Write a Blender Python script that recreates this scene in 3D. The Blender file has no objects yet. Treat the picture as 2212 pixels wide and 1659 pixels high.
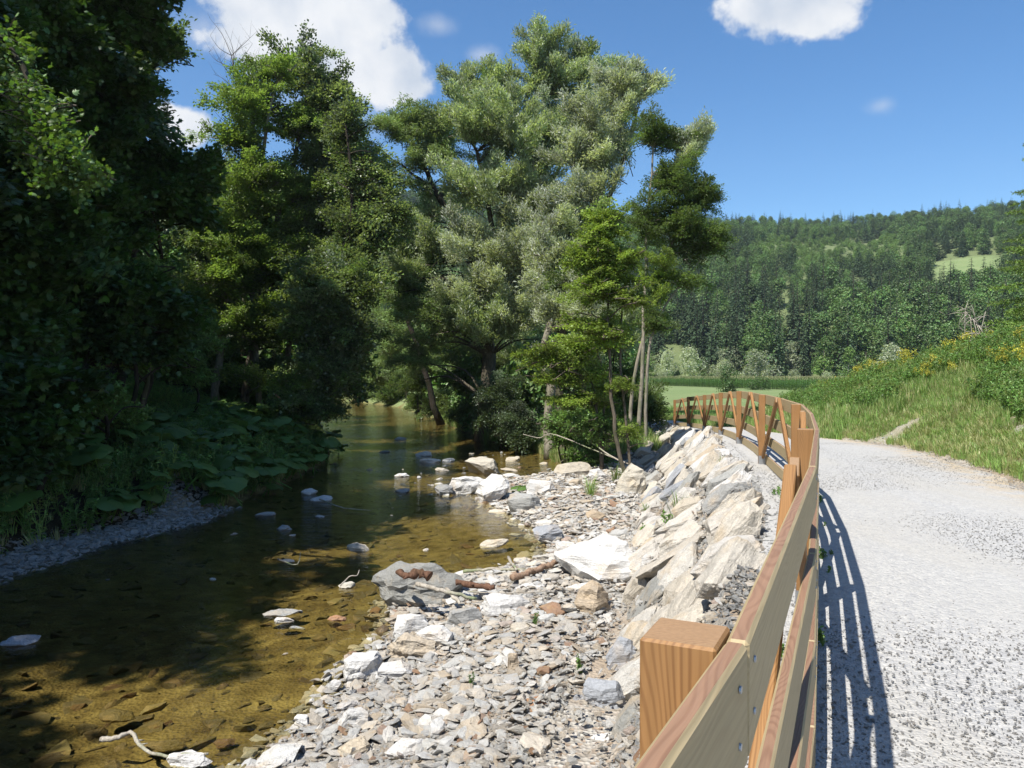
import bpy, bmesh, math, random
import numpy as np
from mathutils import Vector, Matrix, Euler, noise as mnoise

# ------------------------------------------------------------------ camera, sky, sun, exposure
SC = bpy.context.scene
COL = SC.collection
FPX, CU, CV = 1671.0, 1106.0, 829.5          # focal length and centre of the photograph (2212 px wide)
EYE = 1.6
PITCH = math.atan((829.5 - 808.0) / FPX)
cam = bpy.data.cameras.new("camera")
cam.sensor_width = 36.0
cam.lens = FPX / 2212.0 * 36.0
cam.clip_start = 0.05
cam.clip_end = 3000.0
camo = bpy.data.objects.new("camera", cam)
camo.location = (0, 0, EYE)
camo.rotation_euler = (math.pi / 2 - PITCH, 0, 0)
COL.objects.link(camo)
SC.camera = camo

SUN_EL = math.radians(55.0)
SHX, SHY = 0.48, 0.50                        # way the shadows fall
_n = math.hypot(SHX, SHY)
SUN_DIR = Vector((-SHX / _n * math.cos(SUN_EL), -SHY / _n * math.cos(SUN_EL), math.sin(SUN_EL)))
sun = bpy.data.lights.new("sun", 'SUN')
sun.energy = 5.0
sun.angle = math.radians(0.53)
sun.color = (1.0, 0.95, 0.87)
suno = bpy.data.objects.new("sun", sun)
suno.location = SUN_DIR * 60
suno.rotation_euler = SUN_DIR.to_track_quat('Z', 'Y').to_euler()
COL.objects.link(suno)

SC.view_settings.view_transform = 'Standard'
SC.view_settings.look = 'None'
SC.view_settings.exposure = 0.72
SC.view_settings.gamma = 1.0
SC.view_settings.use_curve_mapping = False
SC.render.engine = 'CYCLES'
SC.cycles.max_bounces = 6
SC.cycles.diffuse_bounces = 3
SC.cycles.glossy_bounces = 3
SC.cycles.transmission_bounces = 4
SC.cycles.transparent_max_bounces = 8
SC.cycles.sample_clamp_indirect = 4.0
SC.cycles.caustics_reflective = False
SC.cycles.caustics_refractive = False


def ray(u, v):
    """direction seen at pixel (u, v) of the photograph, scaled so that its y is 1"""
    dx = (u - CU) / FPX
    dz = -(v - CV) / FPX
    c, s = math.cos(PITCH), math.sin(PITCH)
    y, z = c + dz * s, dz * c - s
    return dx / y, z / y


def at(u, v, Y):
    a, b = ray(u, v)
    return Vector((a * Y, Y, EYE + b * Y))


def onz(u, v, z):
    a, b = ray(u, v)
    Y = (z - EYE) / b
    return Vector((a * Y, Y, z))


def nn(nt, t, **kw):
    n = nt.nodes.new(t)
    for k, v in kw.items():
        if isinstance(v, (int, float, str, bool)) and hasattr(n, k):
            setattr(n, k, v)
    return n


def math_node(nt, op, a, b=None, clamp=False):
    n = nt.nodes.new('ShaderNodeMath')
    n.operation = op
    n.use_clamp = clamp
    for i, x in enumerate((a, b)):
        if x is None:
            continue
        if isinstance(x, (int, float)):
            n.inputs[i].default_value = x
        else:
            nt.links.new(x, n.inputs[i])
    return n.outputs[0]


def build_world():
    w = bpy.data.worlds.new("World")
    SC.world = w
    w.use_nodes = True
    nt = w.node_tree
    nt.nodes.clear()
    L = nt.links.new
    out = nt.nodes.new('ShaderNodeOutputWorld')
    sky = nt.nodes.new('ShaderNodeTexSky')
    sky.sky_type = 'NISHITA'
    sky.sun_disc = False
    sky.sun_elevation = SUN_EL
    sky.sun_rotation = math.atan2(SUN_DIR.x, SUN_DIR.y)
    sky.altitude = 500
    sky.air_density = 1.0
    sky.dust_density = 0.6
    sky.ozone_density = 2.6
    bg = nt.nodes.new('ShaderNodeBackground')
    bg.inputs[1].default_value = 0.106
    hs = nt.nodes.new('ShaderNodeHueSaturation')
    hs.inputs['Saturation'].default_value = 1.26
    L(sky.outputs[0], hs.inputs['Color'])
    L(hs.outputs[0], bg.inputs[0])
    tc = nt.nodes.new('ShaderNodeTexCoord')
    D = tc.outputs['Generated']
    blobs = []

    def cloud(u, v, ru, rv, amp=1.0):
        a, b = ray(u, v)
        c = Vector((a, 1, b))
        ln = c.length
        c.normalize()
        sub = nt.nodes.new('ShaderNodeVectorMath')
        sub.operation = 'SUBTRACT'
        L(D, sub.inputs[0])
        sub.inputs[1].default_value = c
        mul = nt.nodes.new('ShaderNodeVectorMath')
        mul.operation = 'MULTIPLY'
        L(sub.outputs[0], mul.inputs[0])
        kx, kz = FPX * ln / ru, FPX * ln / rv
        mul.inputs[1].default_value = (kx, kx * .7, kz)
        le = nt.nodes.new('ShaderNodeVectorMath')
        le.operation = 'LENGTH'
        L(mul.outputs[0], le.inputs[0])
        x = math_node(nt, 'SUBTRACT', 1.0, le.outputs['Value'])
        x = math_node(nt, 'MAXIMUM', x, -0.6)
        blobs.append(math_node(nt, 'MULTIPLY', x, amp) if amp != 1 else x)

    cloud(610, -10, 240, 150)
    cloud(745, 70, 140, 110)
    cloud(830, 160, 110, 80)
    cloud(520, 90, 120, 60, .6)
    cloud(1680, -30, 150, 90)
    cloud(1790, -40, 120, 110)
    cloud(1740, 10, 90, 60)
    cloud(395, 272, 80, 45)
    cloud(-900, -300, 500, 200)
    cloud(3200, 100, 420, 150)
    cloud(2600, -1200, 700, 260)
    m = blobs[0]
    for b in blobs[1:]:
        m = math_node(nt, 'MAXIMUM', m, b)
    no = nt.nodes.new('ShaderNodeTexNoise')
    no.inputs['Scale'].default_value = 11.0
    no.inputs['Detail'].default_value = 9.0
    no.inputs['Roughness'].default_value = 0.6
    L(D, no.inputs['Vector'])
    nz = math_node(nt, 'SUBTRACT', no.outputs[0], 0.5)
    m2 = math_node(nt, 'ADD', m, math_node(nt, 'MULTIPLY', nz, 2.1))
    mr = nt.nodes.new('ShaderNodeMapRange')
    mr.interpolation_type = 'SMOOTHSTEP'
    L(m2, mr.inputs[0])
    mr.inputs[1].default_value = 0.0
    mr.inputs[2].default_value = 0.34
    main = list(blobs)
    blobs.clear()
    cloud(1905, 228, 48, 30)
    cloud(945, 55, 70, 34)
    cloud(1040, 118, 60, 30)
    cloud(440, 60, 130, 90)
    cloud(700, 240, 240, 90)
    f = blobs[0]
    for b in blobs[1:]:
        f = math_node(nt, 'MAXIMUM', f, b)
    f = math_node(nt, 'ADD', f, math_node(nt, 'MULTIPLY', nz, 1.6))
    mf = nt.nodes.new('ShaderNodeMapRange')
    mf.interpolation_type = 'SMOOTHSTEP'
    L(f, mf.inputs[0])
    mf.inputs[1].default_value = .15
    mf.inputs[2].default_value = 1.2
    mf.inputs[4].default_value = .45
    maskv = math_node(nt, 'MAXIMUM', mr.outputs[0], mf.outputs[0])
    no2 = nt.nodes.new('ShaderNodeTexNoise')
    no2.inputs['Scale'].default_value = 14.0
    no2.inputs['Detail'].default_value = 6.0
    L(D, no2.inputs['Vector'])
    cr = nt.nodes.new('ShaderNodeValToRGB')
    cr.color_ramp.elements[0].position = 0.3
    cr.color_ramp.elements[0].color = (.60, .68, .80, 1)
    cr.color_ramp.elements[1].position = 0.62
    cr.color_ramp.elements[1].color = (.93, .95, .98, 1)
    L(no2.outputs[0], cr.inputs[0])
    bg2 = nt.nodes.new('ShaderNodeBackground')
    bg2.inputs[1].default_value = 0.60
    L(cr.outputs[0], bg2.inputs[0])
    mx = nt.nodes.new('ShaderNodeMixShader')
    L(maskv, mx.inputs[0])
    L(bg.outputs[0], mx.inputs[1])
    L(bg2.outputs[0], mx.inputs[2])
    L(mx.outputs[0], out.inputs[0])


build_world()

RS = np.random.RandomState(7)
random.seed(7)

# ------------------------------------------------------------------ materials


def new_mat(name):
    m = bpy.data.materials.new(name)
    m.use_nodes = True
    nt = m.node_tree
    nt.nodes.clear()
    out = nt.nodes.new('ShaderNodeOutputMaterial')
    return m, nt, out


def ramp(nt, src, stops):
    cr = nt.nodes.new('ShaderNodeValToRGB')
    els = cr.color_ramp.elements
    while len(els) < len(stops):
        els.new(0.5)
    for e, (p, c) in zip(els, stops):
        e.position = p
        e.color = (c[0], c[1], c[2], 1)
    nt.links.new(src, cr.inputs[0])
    return cr.outputs[0]


def noise_tex(nt, vec, scale, detail=4, rough=.55, dist=0.0):
    n = nt.nodes.new('ShaderNodeTexNoise')
    n.inputs['Scale'].default_value = scale
    n.inputs['Detail'].default_value = detail
    n.inputs['Roughness'].default_value = rough
    n.inputs['Distortion'].default_value = dist
    if vec is not None:
        nt.links.new(vec, n.inputs['Vector'])
    return n.outputs[0]


def mapping(nt, src, scale=(1, 1, 1), rot=(0, 0, 0), loc=(0, 0, 0)):
    m = nt.nodes.new('ShaderNodeMapping')
    m.inputs['Scale'].default_value = scale
    m.inputs['Rotation'].default_value = rot
    m.inputs['Location'].default_value = loc
    nt.links.new(src, m.inputs['Vector'])
    return m.outputs[0]


def mix_col(nt, fac, a, b, mode='MIX'):
    n = nt.nodes.new('ShaderNodeMix')
    n.data_type = 'RGBA'
    n.blend_type = mode
    for i, x in ((0, fac), (6, a), (7, b)):
        if isinstance(x, (int, float)):
            n.inputs[i].default_value = x
        elif isinstance(x, (tuple, list)):
            n.inputs[i].default_value = (x[0], x[1], x[2], 1)
        else:
            nt.links.new(x, n.inputs[i])
    return n.outputs[2]


def bump(nt, h, strength, dist, normal=None):
    b = nt.nodes.new('ShaderNodeBump')
    b.inputs['Strength'].default_value = strength
    b.inputs['Distance'].default_value = dist
    nt.links.new(h, b.inputs['Height'])
    if normal is not None:
        nt.links.new(normal, b.inputs['Normal'])
    return b.outputs[0]


def principled(nt, out, col, rough=.8, normal=None, spec=.4):
    p = nt.nodes.new('ShaderNodeBsdfPrincipled')
    p.inputs['Roughness'].default_value = rough
    p.inputs['Specular IOR Level'].default_value = spec
    if isinstance(col, (tuple, list)):
        p.inputs['Base Color'].default_value = (col[0], col[1], col[2], 1)
    else:
        nt.links.new(col, p.inputs['Base Color'])
    if normal is not None:
        nt.links.new(normal, p.inputs['Normal'])
    nt.links.new(p.outputs[0], out.inputs[0])
    return p


def coords(nt):
    return nt.nodes.new('ShaderNodeTexCoord')


def leaf_mat(name, col, back=None, var=.35, trans=.35, rough=.45, hue=.03, spec=.35):
    """two-sided leaf: own colour of the top and of the paler underside, with light passing through"""
    m, nt, out = new_mat(name)
    oi = nt.nodes.new('ShaderNodeObjectInfo')
    geo = nt.nodes.new('ShaderNodeNewGeometry')
    rnd = nt.nodes.new('ShaderNodeMapRange')
    nt.links.new(oi.outputs['Random'], rnd.inputs[0])
    rnd.inputs[3].default_value = 1 - var
    rnd.inputs[4].default_value = 1 + var
    isl = nt.nodes.new('ShaderNodeMapRange')
    nt.links.new(geo.outputs['Random Per Island'], isl.inputs[0])
    isl.inputs[3].default_value = .7
    isl.inputs[4].default_value = 1.3
    val = math_node(nt, 'MULTIPLY', rnd.outputs[0], isl.outputs[0])
    base = mix_col(nt, geo.outputs['Backfacing'], col, back or col)
    hs = nt.nodes.new('ShaderNodeHueSaturation')
    nt.links.new(base, hs.inputs['Color'])
    nt.links.new(val, hs.inputs['Value'])
    h2 = math_node(nt, 'MULTIPLY', math_node(nt, 'SUBTRACT', geo.outputs['Random Per Island'], .5), hue)
    nt.links.new(math_node(nt, 'ADD', h2, .5), hs.inputs['Hue'])
    p = nt.nodes.new('ShaderNodeBsdfPrincipled')
    p.inputs['Roughness'].default_value = rough
    p.inputs['Specular IOR Level'].default_value = spec
    nt.links.new(hs.outputs[0], p.inputs['Base Color'])
    tr = nt.nodes.new('ShaderNodeBsdfTranslucent')
    tcol = mix_col(nt, 1.0, hs.outputs[0], (1.25, 1.35, .45), 'MULTIPLY')
    nt.links.new(tcol, tr.inputs[0])
    ms = nt.nodes.new('ShaderNodeMixShader')
    ms.inputs[0].default_value = trans
    nt.links.new(p.outputs[0], ms.inputs[1])
    nt.links.new(tr.outputs[0], ms.inputs[2])
    nt.links.new(ms.outputs[0], out.inputs[0])
    return m


M = {}
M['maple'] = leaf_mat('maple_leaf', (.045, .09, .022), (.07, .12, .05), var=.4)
M['maple_sunlit'] = leaf_mat('sunlit_maple_leaf', (.11, .19, .045), (.13, .2, .08), var=.3)  # lighter maple copy; the bough's sunlight is put into the leaf colour
M['beech'] = leaf_mat('beech_leaf', (.175, .25, .055), (.18, .25, .09), spec=.5, trans=.5)
M['alder'] = leaf_mat('alder_leaf', (.14, .21, .06), (.18, .22, .14), rough=.38, spec=.5, trans=.5)
M['willow'] = leaf_mat('willow_leaf', (.22, .29, .125), (.40, .45, .34), trans=.42, rough=.42, spec=.6, var=.25)
M['willow_silver'] = leaf_mat('silver_willow_leaf', (.28, .32, .20), (.5, .53, .46), trans=.36, rough=.42, spec=.6, var=.22)
M['willow_green'] = leaf_mat('green_willow_leaf', (.18, .27, .085), (.27, .33, .18), trans=.3)
M['lime'] = leaf_mat('fresh_leaf', (.22, .31, .05), (.23, .30, .09), trans=.42, var=.25)
M['ash'] = leaf_mat('ash_leaf', (.115, .175, .045), (.12, .17, .07), trans=.5)
M['ivy'] = leaf_mat('ivy_leaf', (.075, .12, .05), (.1, .13, .08), spec=.6)
M['butterbur'] = leaf_mat('butterbur_leaf', (.10, .19, .045), (.15, .23, .10), trans=.3, var=.25)
M['grass'] = leaf_mat('grass_blade', (.21, .29, .085), None, trans=.35, var=.35, hue=.06)
M['grass_dry'] = leaf_mat('dry_grass_blade', (.34, .33, .16), None, trans=.3, var=.3, hue=.06)
M['herb'] = leaf_mat('herb_leaf', (.14, .25, .06), (.17, .26, .1), trans=.35, var=.3)
M['herb_yellow'] = leaf_mat('yellow_flower', (.42, .39, .06), None, trans=.3, var=.3)
M['spruce'] = leaf_mat('spruce_needles', (.062, .098, .048), None, var=.3, trans=.1, rough=.7, spec=.2)
M['larch'] = leaf_mat('larch_needles', (.16, .24, .055), None, var=.25, trans=.25)
M['forest'] = leaf_mat('woodland_leaf', (.105, .175, .05), None, var=.42, trans=.25, hue=.06)
M['forest_light'] = leaf_mat('young_woodland_leaf', (.13, .21, .05), None, var=.25, trans=.25)
M['corn'] = leaf_mat('maize_leaf', (.085, .16, .04), None, var=.2, trans=.3)
M['corn_tassel'] = leaf_mat('maize_tassel', (.30, .29, .15), None, var=.2, trans=.2)


def bark_mat(name, c1, c2, scale=14):
    m, nt, out = new_mat(name)
    tc = coords(nt)
    v = mapping(nt, tc.outputs['Object'], (scale, scale, scale * .25))
    n = noise_tex(nt, v, 1.0, 6, .65, .4)
    n2 = noise_tex(nt, tc.outputs['Object'], 1.3, 3)
    c = ramp(nt, n, [(.3, c1), (.7, c2)])
    c = mix_col(nt, ramp(nt, n2, [(.5, (0, 0, 0)), (.68, (1, 1, 1))]), c, (c1[0] * .9, c1[1] * 1.25, c1[2] * .8))
    principled(nt, out, c, .9, bump(nt, n, .8, .03), .2)
    return m


M['bark'] = bark_mat('grey_brown_bark', (.055, .045, .032), (.17, .145, .11))
M['bark_dark'] = bark_mat('dark_bark', (.018, .015, .011), (.055, .046, .035))
M['bark_pale'] = bark_mat('pale_bark', (.13, .115, .085), (.34, .31, .25))
M['dead'] = bark_mat('bleached_wood', (.22, .19, .15), (.50, .46, .39), 30)
M['dead_brown'] = bark_mat('brown_driftwood', (.06, .03, .02), (.2, .11, .07), 30)
M['log'] = bark_mat('reddish_log_bark', (.15, .085, .055), (.42, .3, .21), 30)


def rock_mat(name, stops, wet=False, scale=1.0, bands=.5, rough=.82):
    m, nt, out = new_mat(name)
    tc = coords(nt)
    oi = nt.nodes.new('ShaderNodeObjectInfo')
    add = nt.nodes.new('ShaderNodeVectorMath')
    add.operation = 'MULTIPLY_ADD'
    nt.links.new(oi.outputs['Random'], add.inputs[0])
    add.inputs[1].default_value = (37, 51, 23)
    nt.links.new(tc.outputs['Object'], add.inputs[2])
    vec = add.outputs[0]
    base = ramp(nt, oi.outputs['Random'], stops)
    stretched = mapping(nt, vec, (3 * scale, 3 * scale, 16 * scale))
    n1 = noise_tex(nt, stretched, 1.0, 7, .68, .8)
    n2 = noise_tex(nt, vec, 2.2 * scale, 5, .6)
    c = mix_col(nt, math_node(nt, 'MULTIPLY', ramp(nt, n1, [(.35, (1, 1, 1)), (.6, (0, 0, 0))]), bands), base,
                mix_col(nt, .5, base, (.24, .235, .22)))
    c = mix_col(nt, math_node(nt, 'MULTIPLY', ramp(nt, n2, [(.52, (0, 0, 0)), (.72, (1, 1, 1))]), .5), c, (.46, .33, .18))
    n3 = noise_tex(nt, vec, 40 * scale, 3, .6)
    c = mix_col(nt, .35, c, ramp(nt, n3, [(.3, (.25, .25, .25)), (.75, (.8, .8, .8))]), 'OVERLAY')
    h = math_node(nt, 'ADD', math_node(nt, 'MULTIPLY', n1, 1.0), math_node(nt, 'MULTIPLY', n3, .25))
    principled(nt, out, c, .25 if wet else rough, bump(nt, h, .9, .05), .5 if wet else .25)
    return m


WHITE, CREAM, GREY, TAN, RUST, BLUE = (.62, .61, .58), (.57, .51, .42), (.39, .385, .37), (.42, .35, .26), (.28, .155, .085), (.34, .36, .39)
ROCKSTOPS = [(0, WHITE), (.2, CREAM), (.34, GREY), (.5, (.53, .52, .48)), (.64, TAN), (.78, (.44, .44, .42)), (.90, WHITE), (.96, RUST), (1, CREAM)]
M['rock'] = rock_mat('schist_stone', ROCKSTOPS)
M['rock_white'] = rock_mat('white_marble_stone', [(0, (.58, .57, .545)), (1, (.50, .49, .47))], bands=.5)
M['rock_cream'] = rock_mat('cream_stone', [(0, (.46, .385, .28)), (.5, (.46, .435, .37)), (1, (.38, .30, .21))], bands=.5)
M['wall_stone'] = rock_mat('cream_and_grey_wall_stone', [(0, (.50, .455, .38)), (.35, (.47, .455, .42)), (.7, (.44, .385, .30)), (1, (.52, .51, .49))], bands=.65, scale=1.4)
M['rock_blue'] = rock_mat('blue_grey_stone', [(0, (.33, .345, .37)), (1, (.27, .285, .31))], bands=.5)
M['rock_grey'] = rock_mat('grey_stone', [(0, (.27, .27, .26)), (.5, (.33, .33, .31)), (1, (.20, .20, .185))], bands=.6)
M['rock_tan'] = rock_mat('tan_stone', [(0, TAN), (1, (.38, .3, .21))])
M['rock_rust'] = rock_mat('rusty_brown_stone', [(0, (.36, .21, .12)), (1, (.28, .14, .07))])
M['rock_dark'] = rock_mat('dark_wet_stone', [(0, (.10, .095, .085)), (1, (.16, .15, .13))], wet=True)
M['bedrock'] = rock_mat('stream_bed_stone', [(0, (.16, .125, .045)), (.3, (.11, .085, .035)), (.6, (.20, .165, .07)), (.75, (.08, .06, .03)), (.9, (.15, .085, .035)), (1, (.30, .26, .12))], scale=1.3)
M['pathstone'] = rock_mat('crushed_path_stone', [(0, (.44, .44, .43)), (.3, (.38, .38, .375)), (.6, (.47, .46, .44)), (.8, (.41, .40, .38)), (1, (.52, .50, .47))], bands=.2)
M['shoulderstone'] = rock_mat('grey_crushed_stone', [(0, (.30, .31, .31)), (.4, (.42, .42, .40)), (.7, (.24, .25, .26)), (1, (.5, .49, .46))], bands=.2)


def ground_mat():
    """terrain: zone attribute (r = gravel, g = grass, b = forest soil) chooses between the real soils"""
    m, nt, out = new_mat('terrain_soil')
    tc = coords(nt)
    P = tc.outputs['Object']
    at_ = nt.nodes.new('ShaderNodeAttribute')
    at_.attribute_name = 'zone'
    sep = nt.nodes.new('ShaderNodeSeparateColor')
    nt.links.new(at_.outputs['Color'], sep.inputs[0])
    nb = noise_tex(nt, P, .55, 5)
    vor = nt.nodes.new('ShaderNodeTexVoronoi')
    vor.inputs['Scale'].default_value = 22.0
    nt.links.new(P, vor.inputs['Vector'])
    vc = nt.nodes.new('ShaderNodeSeparateColor')
    nt.links.new(vor.outputs['Color'], vc.inputs[0])
    gravel = ramp(nt, vc.outputs[0], [(0, (.24, .22, .19)), (.4, (.34, .32, .28)), (.75, (.44, .42, .38)), (1, (.28, .21, .15))])
    sand = ramp(nt, noise_tex(nt, P, 3.0, 6), [(.3, (.24, .19, .14)), (.7, (.37, .31, .24))])
    gravel = mix_col(nt, ramp(nt, nb, [(.42, (0, 0, 0)), (.56, (1, 1, 1))]), sand, gravel)
    n1 = noise_tex(nt, P, .12, 5)
    n2 = noise_tex(nt, mapping(nt, P, (2.2, 2.2, 2.2)), 1.0, 8, .7)
    grass = ramp(nt, n2, [(.3, (.125, .175, .065)), (.6, (.185, .245, .10)), (.8, (.235, .285, .135))])
    grass = mix_col(nt, math_node(nt, 'MULTIPLY', ramp(nt, n1, [(.4, (0, 0, 0)), (.65, (1, 1, 1))]), .5), grass, (.22, .26, .12))
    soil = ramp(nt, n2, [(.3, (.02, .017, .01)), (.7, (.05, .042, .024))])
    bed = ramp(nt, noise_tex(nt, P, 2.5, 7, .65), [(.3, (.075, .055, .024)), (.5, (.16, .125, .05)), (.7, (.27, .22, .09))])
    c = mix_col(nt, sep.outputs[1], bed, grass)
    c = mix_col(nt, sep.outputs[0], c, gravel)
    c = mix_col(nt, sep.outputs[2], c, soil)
    h = math_node(nt, 'ADD', vor.outputs['Distance'], n2)
    principled(nt, out, c, .95, bump(nt, h, .6, .05), .15)
    return m


def path_mat():
    m, nt, out = new_mat('path_gravel')
    tc = coords(nt)
    P = tc.outputs['Object']
    vor = nt.nodes.new('ShaderNodeTexVoronoi')
    vor.inputs['Scale'].default_value = 55.0
    vor.inputs['Randomness'].default_value = 1.0
    nt.links.new(P, vor.inputs['Vector'])
    vc = nt.nodes.new('ShaderNodeSeparateColor')
    nt.links.new(vor.outputs['Color'], vc.inputs[0])
    c = ramp(nt, vc.outputs[0], [(0, (.30, .30, .30)), (.35, (.37, .37, .36)), (.7, (.405, .40, .385)), (1, (.48, .47, .45))])
    vor2 = nt.nodes.new('ShaderNodeTexVoronoi')
    vor2.inputs['Scale'].default_value = 19.0
    nt.links.new(P, vor2.inputs['Vector'])
    vc2 = nt.nodes.new('ShaderNodeSeparateColor')
    nt.links.new(vor2.outputs['Color'], vc2.inputs[0])
    c = mix_col(nt, .3, c, ramp(nt, vc2.outputs[0], [(0, (.30, .30, .31)), (1, (.50, .49, .46))]))
    n1 = noise_tex(nt, mapping(nt, P, (.8, .22, 1), (0, 0, -.33)), 1.0, 5)
    c = mix_col(nt, math_node(nt, 'MULTIPLY', ramp(nt, n1, [(.5, (0, 0, 0)), (.7, (1, 1, 1))]), .5), c, (.40, .37, .31))
    at_ = nt.nodes.new('ShaderNodeAttribute')
    at_.attribute_name = 'zone'
    sp = nt.nodes.new('ShaderNodeSeparateColor')
    nt.links.new(at_.outputs['Color'], sp.inputs[0])
    n3 = noise_tex(nt, P, 2.4, 6, .65)
    worn = math_node(nt, 'MULTIPLY', sp.outputs[1], ramp(nt, noise_tex(nt, P, .9, 4), [(.3, (.2, .2, .2)), (.6, (.85, .85, .85))]))
    c = mix_col(nt, math_node(nt, 'MULTIPLY', worn, .6), c, (.40, .39, .365))
    f = math_node(nt, 'MULTIPLY', sp.outputs[0], ramp(nt, n3, [(.38, (0, 0, 0)), (.55, (1, 1, 1))]))
    c = mix_col(nt, f, c, (.44, .36, .25))
    fine = noise_tex(nt, P, 160, 3, .7)
    h = math_node(nt, 'ADD', math_node(nt, 'MULTIPLY', vor.outputs['Distance'], -1.0), math_node(nt, 'MULTIPLY', fine, .5))
    h = math_node(nt, 'ADD', h, math_node(nt, 'MULTIPLY', vor2.outputs['Distance'], -.8))
    principled(nt, out, c, .95, bump(nt, h, .6, .014), .15)
    return m


M['ground'] = ground_mat()
M['path'] = path_mat()


def water_mat():
    m, nt, out = new_mat('clear_stream_water')
    tc = coords(nt)
    P = tc.outputs['Object']
    n1 = noise_tex(nt, mapping(nt, P, (2.2, 3.2, 1), (0, 0, .35)), 1.0, 4, .6, .6)
    n2 = noise_tex(nt, mapping(nt, P, (9, 13, 1), (0, 0, -.2)), 1.0, 3, .6, .3)
    n3 = noise_tex(nt, mapping(nt, P, (26, 34, 1), (0, 0, .5)), 1.0, 2, .6)
    h = math_node(nt, 'ADD', n1, math_node(nt, 'MULTIPLY', n2, .4))
    h = math_node(nt, 'ADD', h, math_node(nt, 'MULTIPLY', n3, .10))
    nb = noise_tex(nt, P, .35, 3)
    amp = ramp(nt, nb, [(.35, (.35, .35, .35)), (.65, (1, 1, 1))])
    b = nt.nodes.new('ShaderNodeBump')
    b.inputs['Distance'].default_value = .05
    nt.links.new(h, b.inputs['Height'])
    nt.links.new(math_node(nt, 'MULTIPLY', amp, .5), b.inputs['Strength'])
    gl = nt.nodes.new('ShaderNodeBsdfGlossy')
    gl.inputs['Roughness'].default_value = .06
    gl.inputs['Color'].default_value = (.9, .95, 1, 1)
    nt.links.new(b.outputs[0], gl.inputs['Normal'])
    tr = nt.nodes.new('ShaderNodeBsdfTransparent')
    tr.inputs[0].default_value = (.88, .84, .66, 1)
    fr = nt.nodes.new('ShaderNodeFresnel')
    fr.inputs[0].default_value = 1.33
    nt.links.new(b.outputs[0], fr.inputs['Normal'])
    ms = nt.nodes.new('ShaderNodeMixShader')
    nt.links.new(fr.outputs[0], ms.inputs[0])
    nt.links.new(tr.outputs[0], ms.inputs[1])
    nt.links.new(gl.outputs[0], ms.inputs[2])
    nt.links.new(ms.outputs[0], out.inputs[0])
    return m


M['water'] = water_mat()


def wood_mat(name, light, dark, ring=34.0, contrast=.55):
    m, nt, out = new_mat(name)
    tc = coords(nt)
    oi = nt.nodes.new('ShaderNodeObjectInfo')
    add = nt.nodes.new('ShaderNodeVectorMath')
    add.operation = 'MULTIPLY_ADD'
    nt.links.new(oi.outputs['Random'], add.inputs[0])
    add.inputs[1].default_value = (19, .21, .13)
    nt.links.new(tc.outputs['Object'], add.inputs[2])
    v = mapping(nt, add.outputs[0], (.16, 1, 1))
    wob = noise_tex(nt, mapping(nt, add.outputs[0], (1.3, 5, 5)), 1.0, 2, .5)
    w = nt.nodes.new('ShaderNodeTexWave')
    w.wave_type = 'RINGS'
    w.rings_direction = 'X'
    w.inputs['Scale'].default_value = ring
    w.inputs['Distortion'].default_value = 8.0
    w.inputs['Detail'].default_value = 1.5
    w.inputs['Detail Scale'].default_value = .22
    vv = nt.nodes.new('ShaderNodeVectorMath')
    vv.operation = 'MULTIPLY_ADD'
    nt.links.new(wob, vv.inputs[0])
    vv.inputs[1].default_value = (0, .1, .14)
    nt.links.new(v, vv.inputs[2])
    nt.links.new(vv.outputs[0], w.inputs['Vector'])
    f = ramp(nt, w.outputs['Fac'], [(.45, (0, 0, 0)), (.95, (1, 1, 1))])
    f = math_node(nt, 'MULTIPLY', f, ramp(nt, noise_tex(nt, mapping(nt, add.outputs[0], (.8, 22, 22)), 1.0, 2), [(.3, (.25, .25, .25)), (.65, (1, 1, 1))]))
    base = mix_col(nt, oi.outputs['Random'], light, tuple(c * .82 for c in light))
    c = mix_col(nt, math_node(nt, 'MULTIPLY', f, contrast), base, dark)
    fib = noise_tex(nt, mapping(nt, add.outputs[0], (5, 160, 160)), 1.0, 3)
    c = mix_col(nt, .25, c, ramp(nt, fib, [(.3, (.3, .3, .3)), (.7, (.7, .7, .7))]), 'OVERLAY')
    blot = noise_tex(nt, mapping(nt, add.outputs[0], (1.5, 6, 6)), 1.0, 4)
    c = mix_col(nt, math_node(nt, 'MULTIPLY', ramp(nt, blot, [(.5, (0, 0, 0)), (.75, (1, 1, 1))]), .35), c, tuple(x * .75 for x in light))
    principled(nt, out, c, .62, bump(nt, math_node(nt, 'ADD', fib, w.outputs['Fac']), .15, .003), .3)
    return m


M['wood_post'] = wood_mat('larch_post_wood', (.30, .16, .062), (.13, .055, .02), 44)
M['wood_face'] = wood_mat('larch_board_face', (.38, .30, .17), (.30, .21, .11), 26, .3)
M['wood_edge'] = wood_mat('larch_board_edge', (.27, .16, .10), (.13, .06, .035), 60, .5)
M['wood_end'] = wood_mat('larch_end_grain', (.33, .205, .11), (.2, .105, .05), 60, .4)
m_, nt_, out_ = new_mat('galvanised_steel')
principled(nt_, out_, (.42, .43, .44), .45).inputs['Metallic'].default_value = .9
M['steel'] = m_
m_, nt_, out_ = new_mat('bird_plumage')
principled(nt_, out_, (.12, .045, .03), .8)
M['bird'] = m_
m_, nt_, out_ = new_mat('bare_clay')
tc_ = coords(nt_)
principled(nt_, out_, ramp(nt_, noise_tex(nt_, tc_.outputs['Object'], .4, 5), [(.3, (.22, .15, .10)), (.7, (.36, .26, .18))]), .95)
M['clay'] = m_

# ------------------------------------------------------------------ mesh helpers


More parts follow.
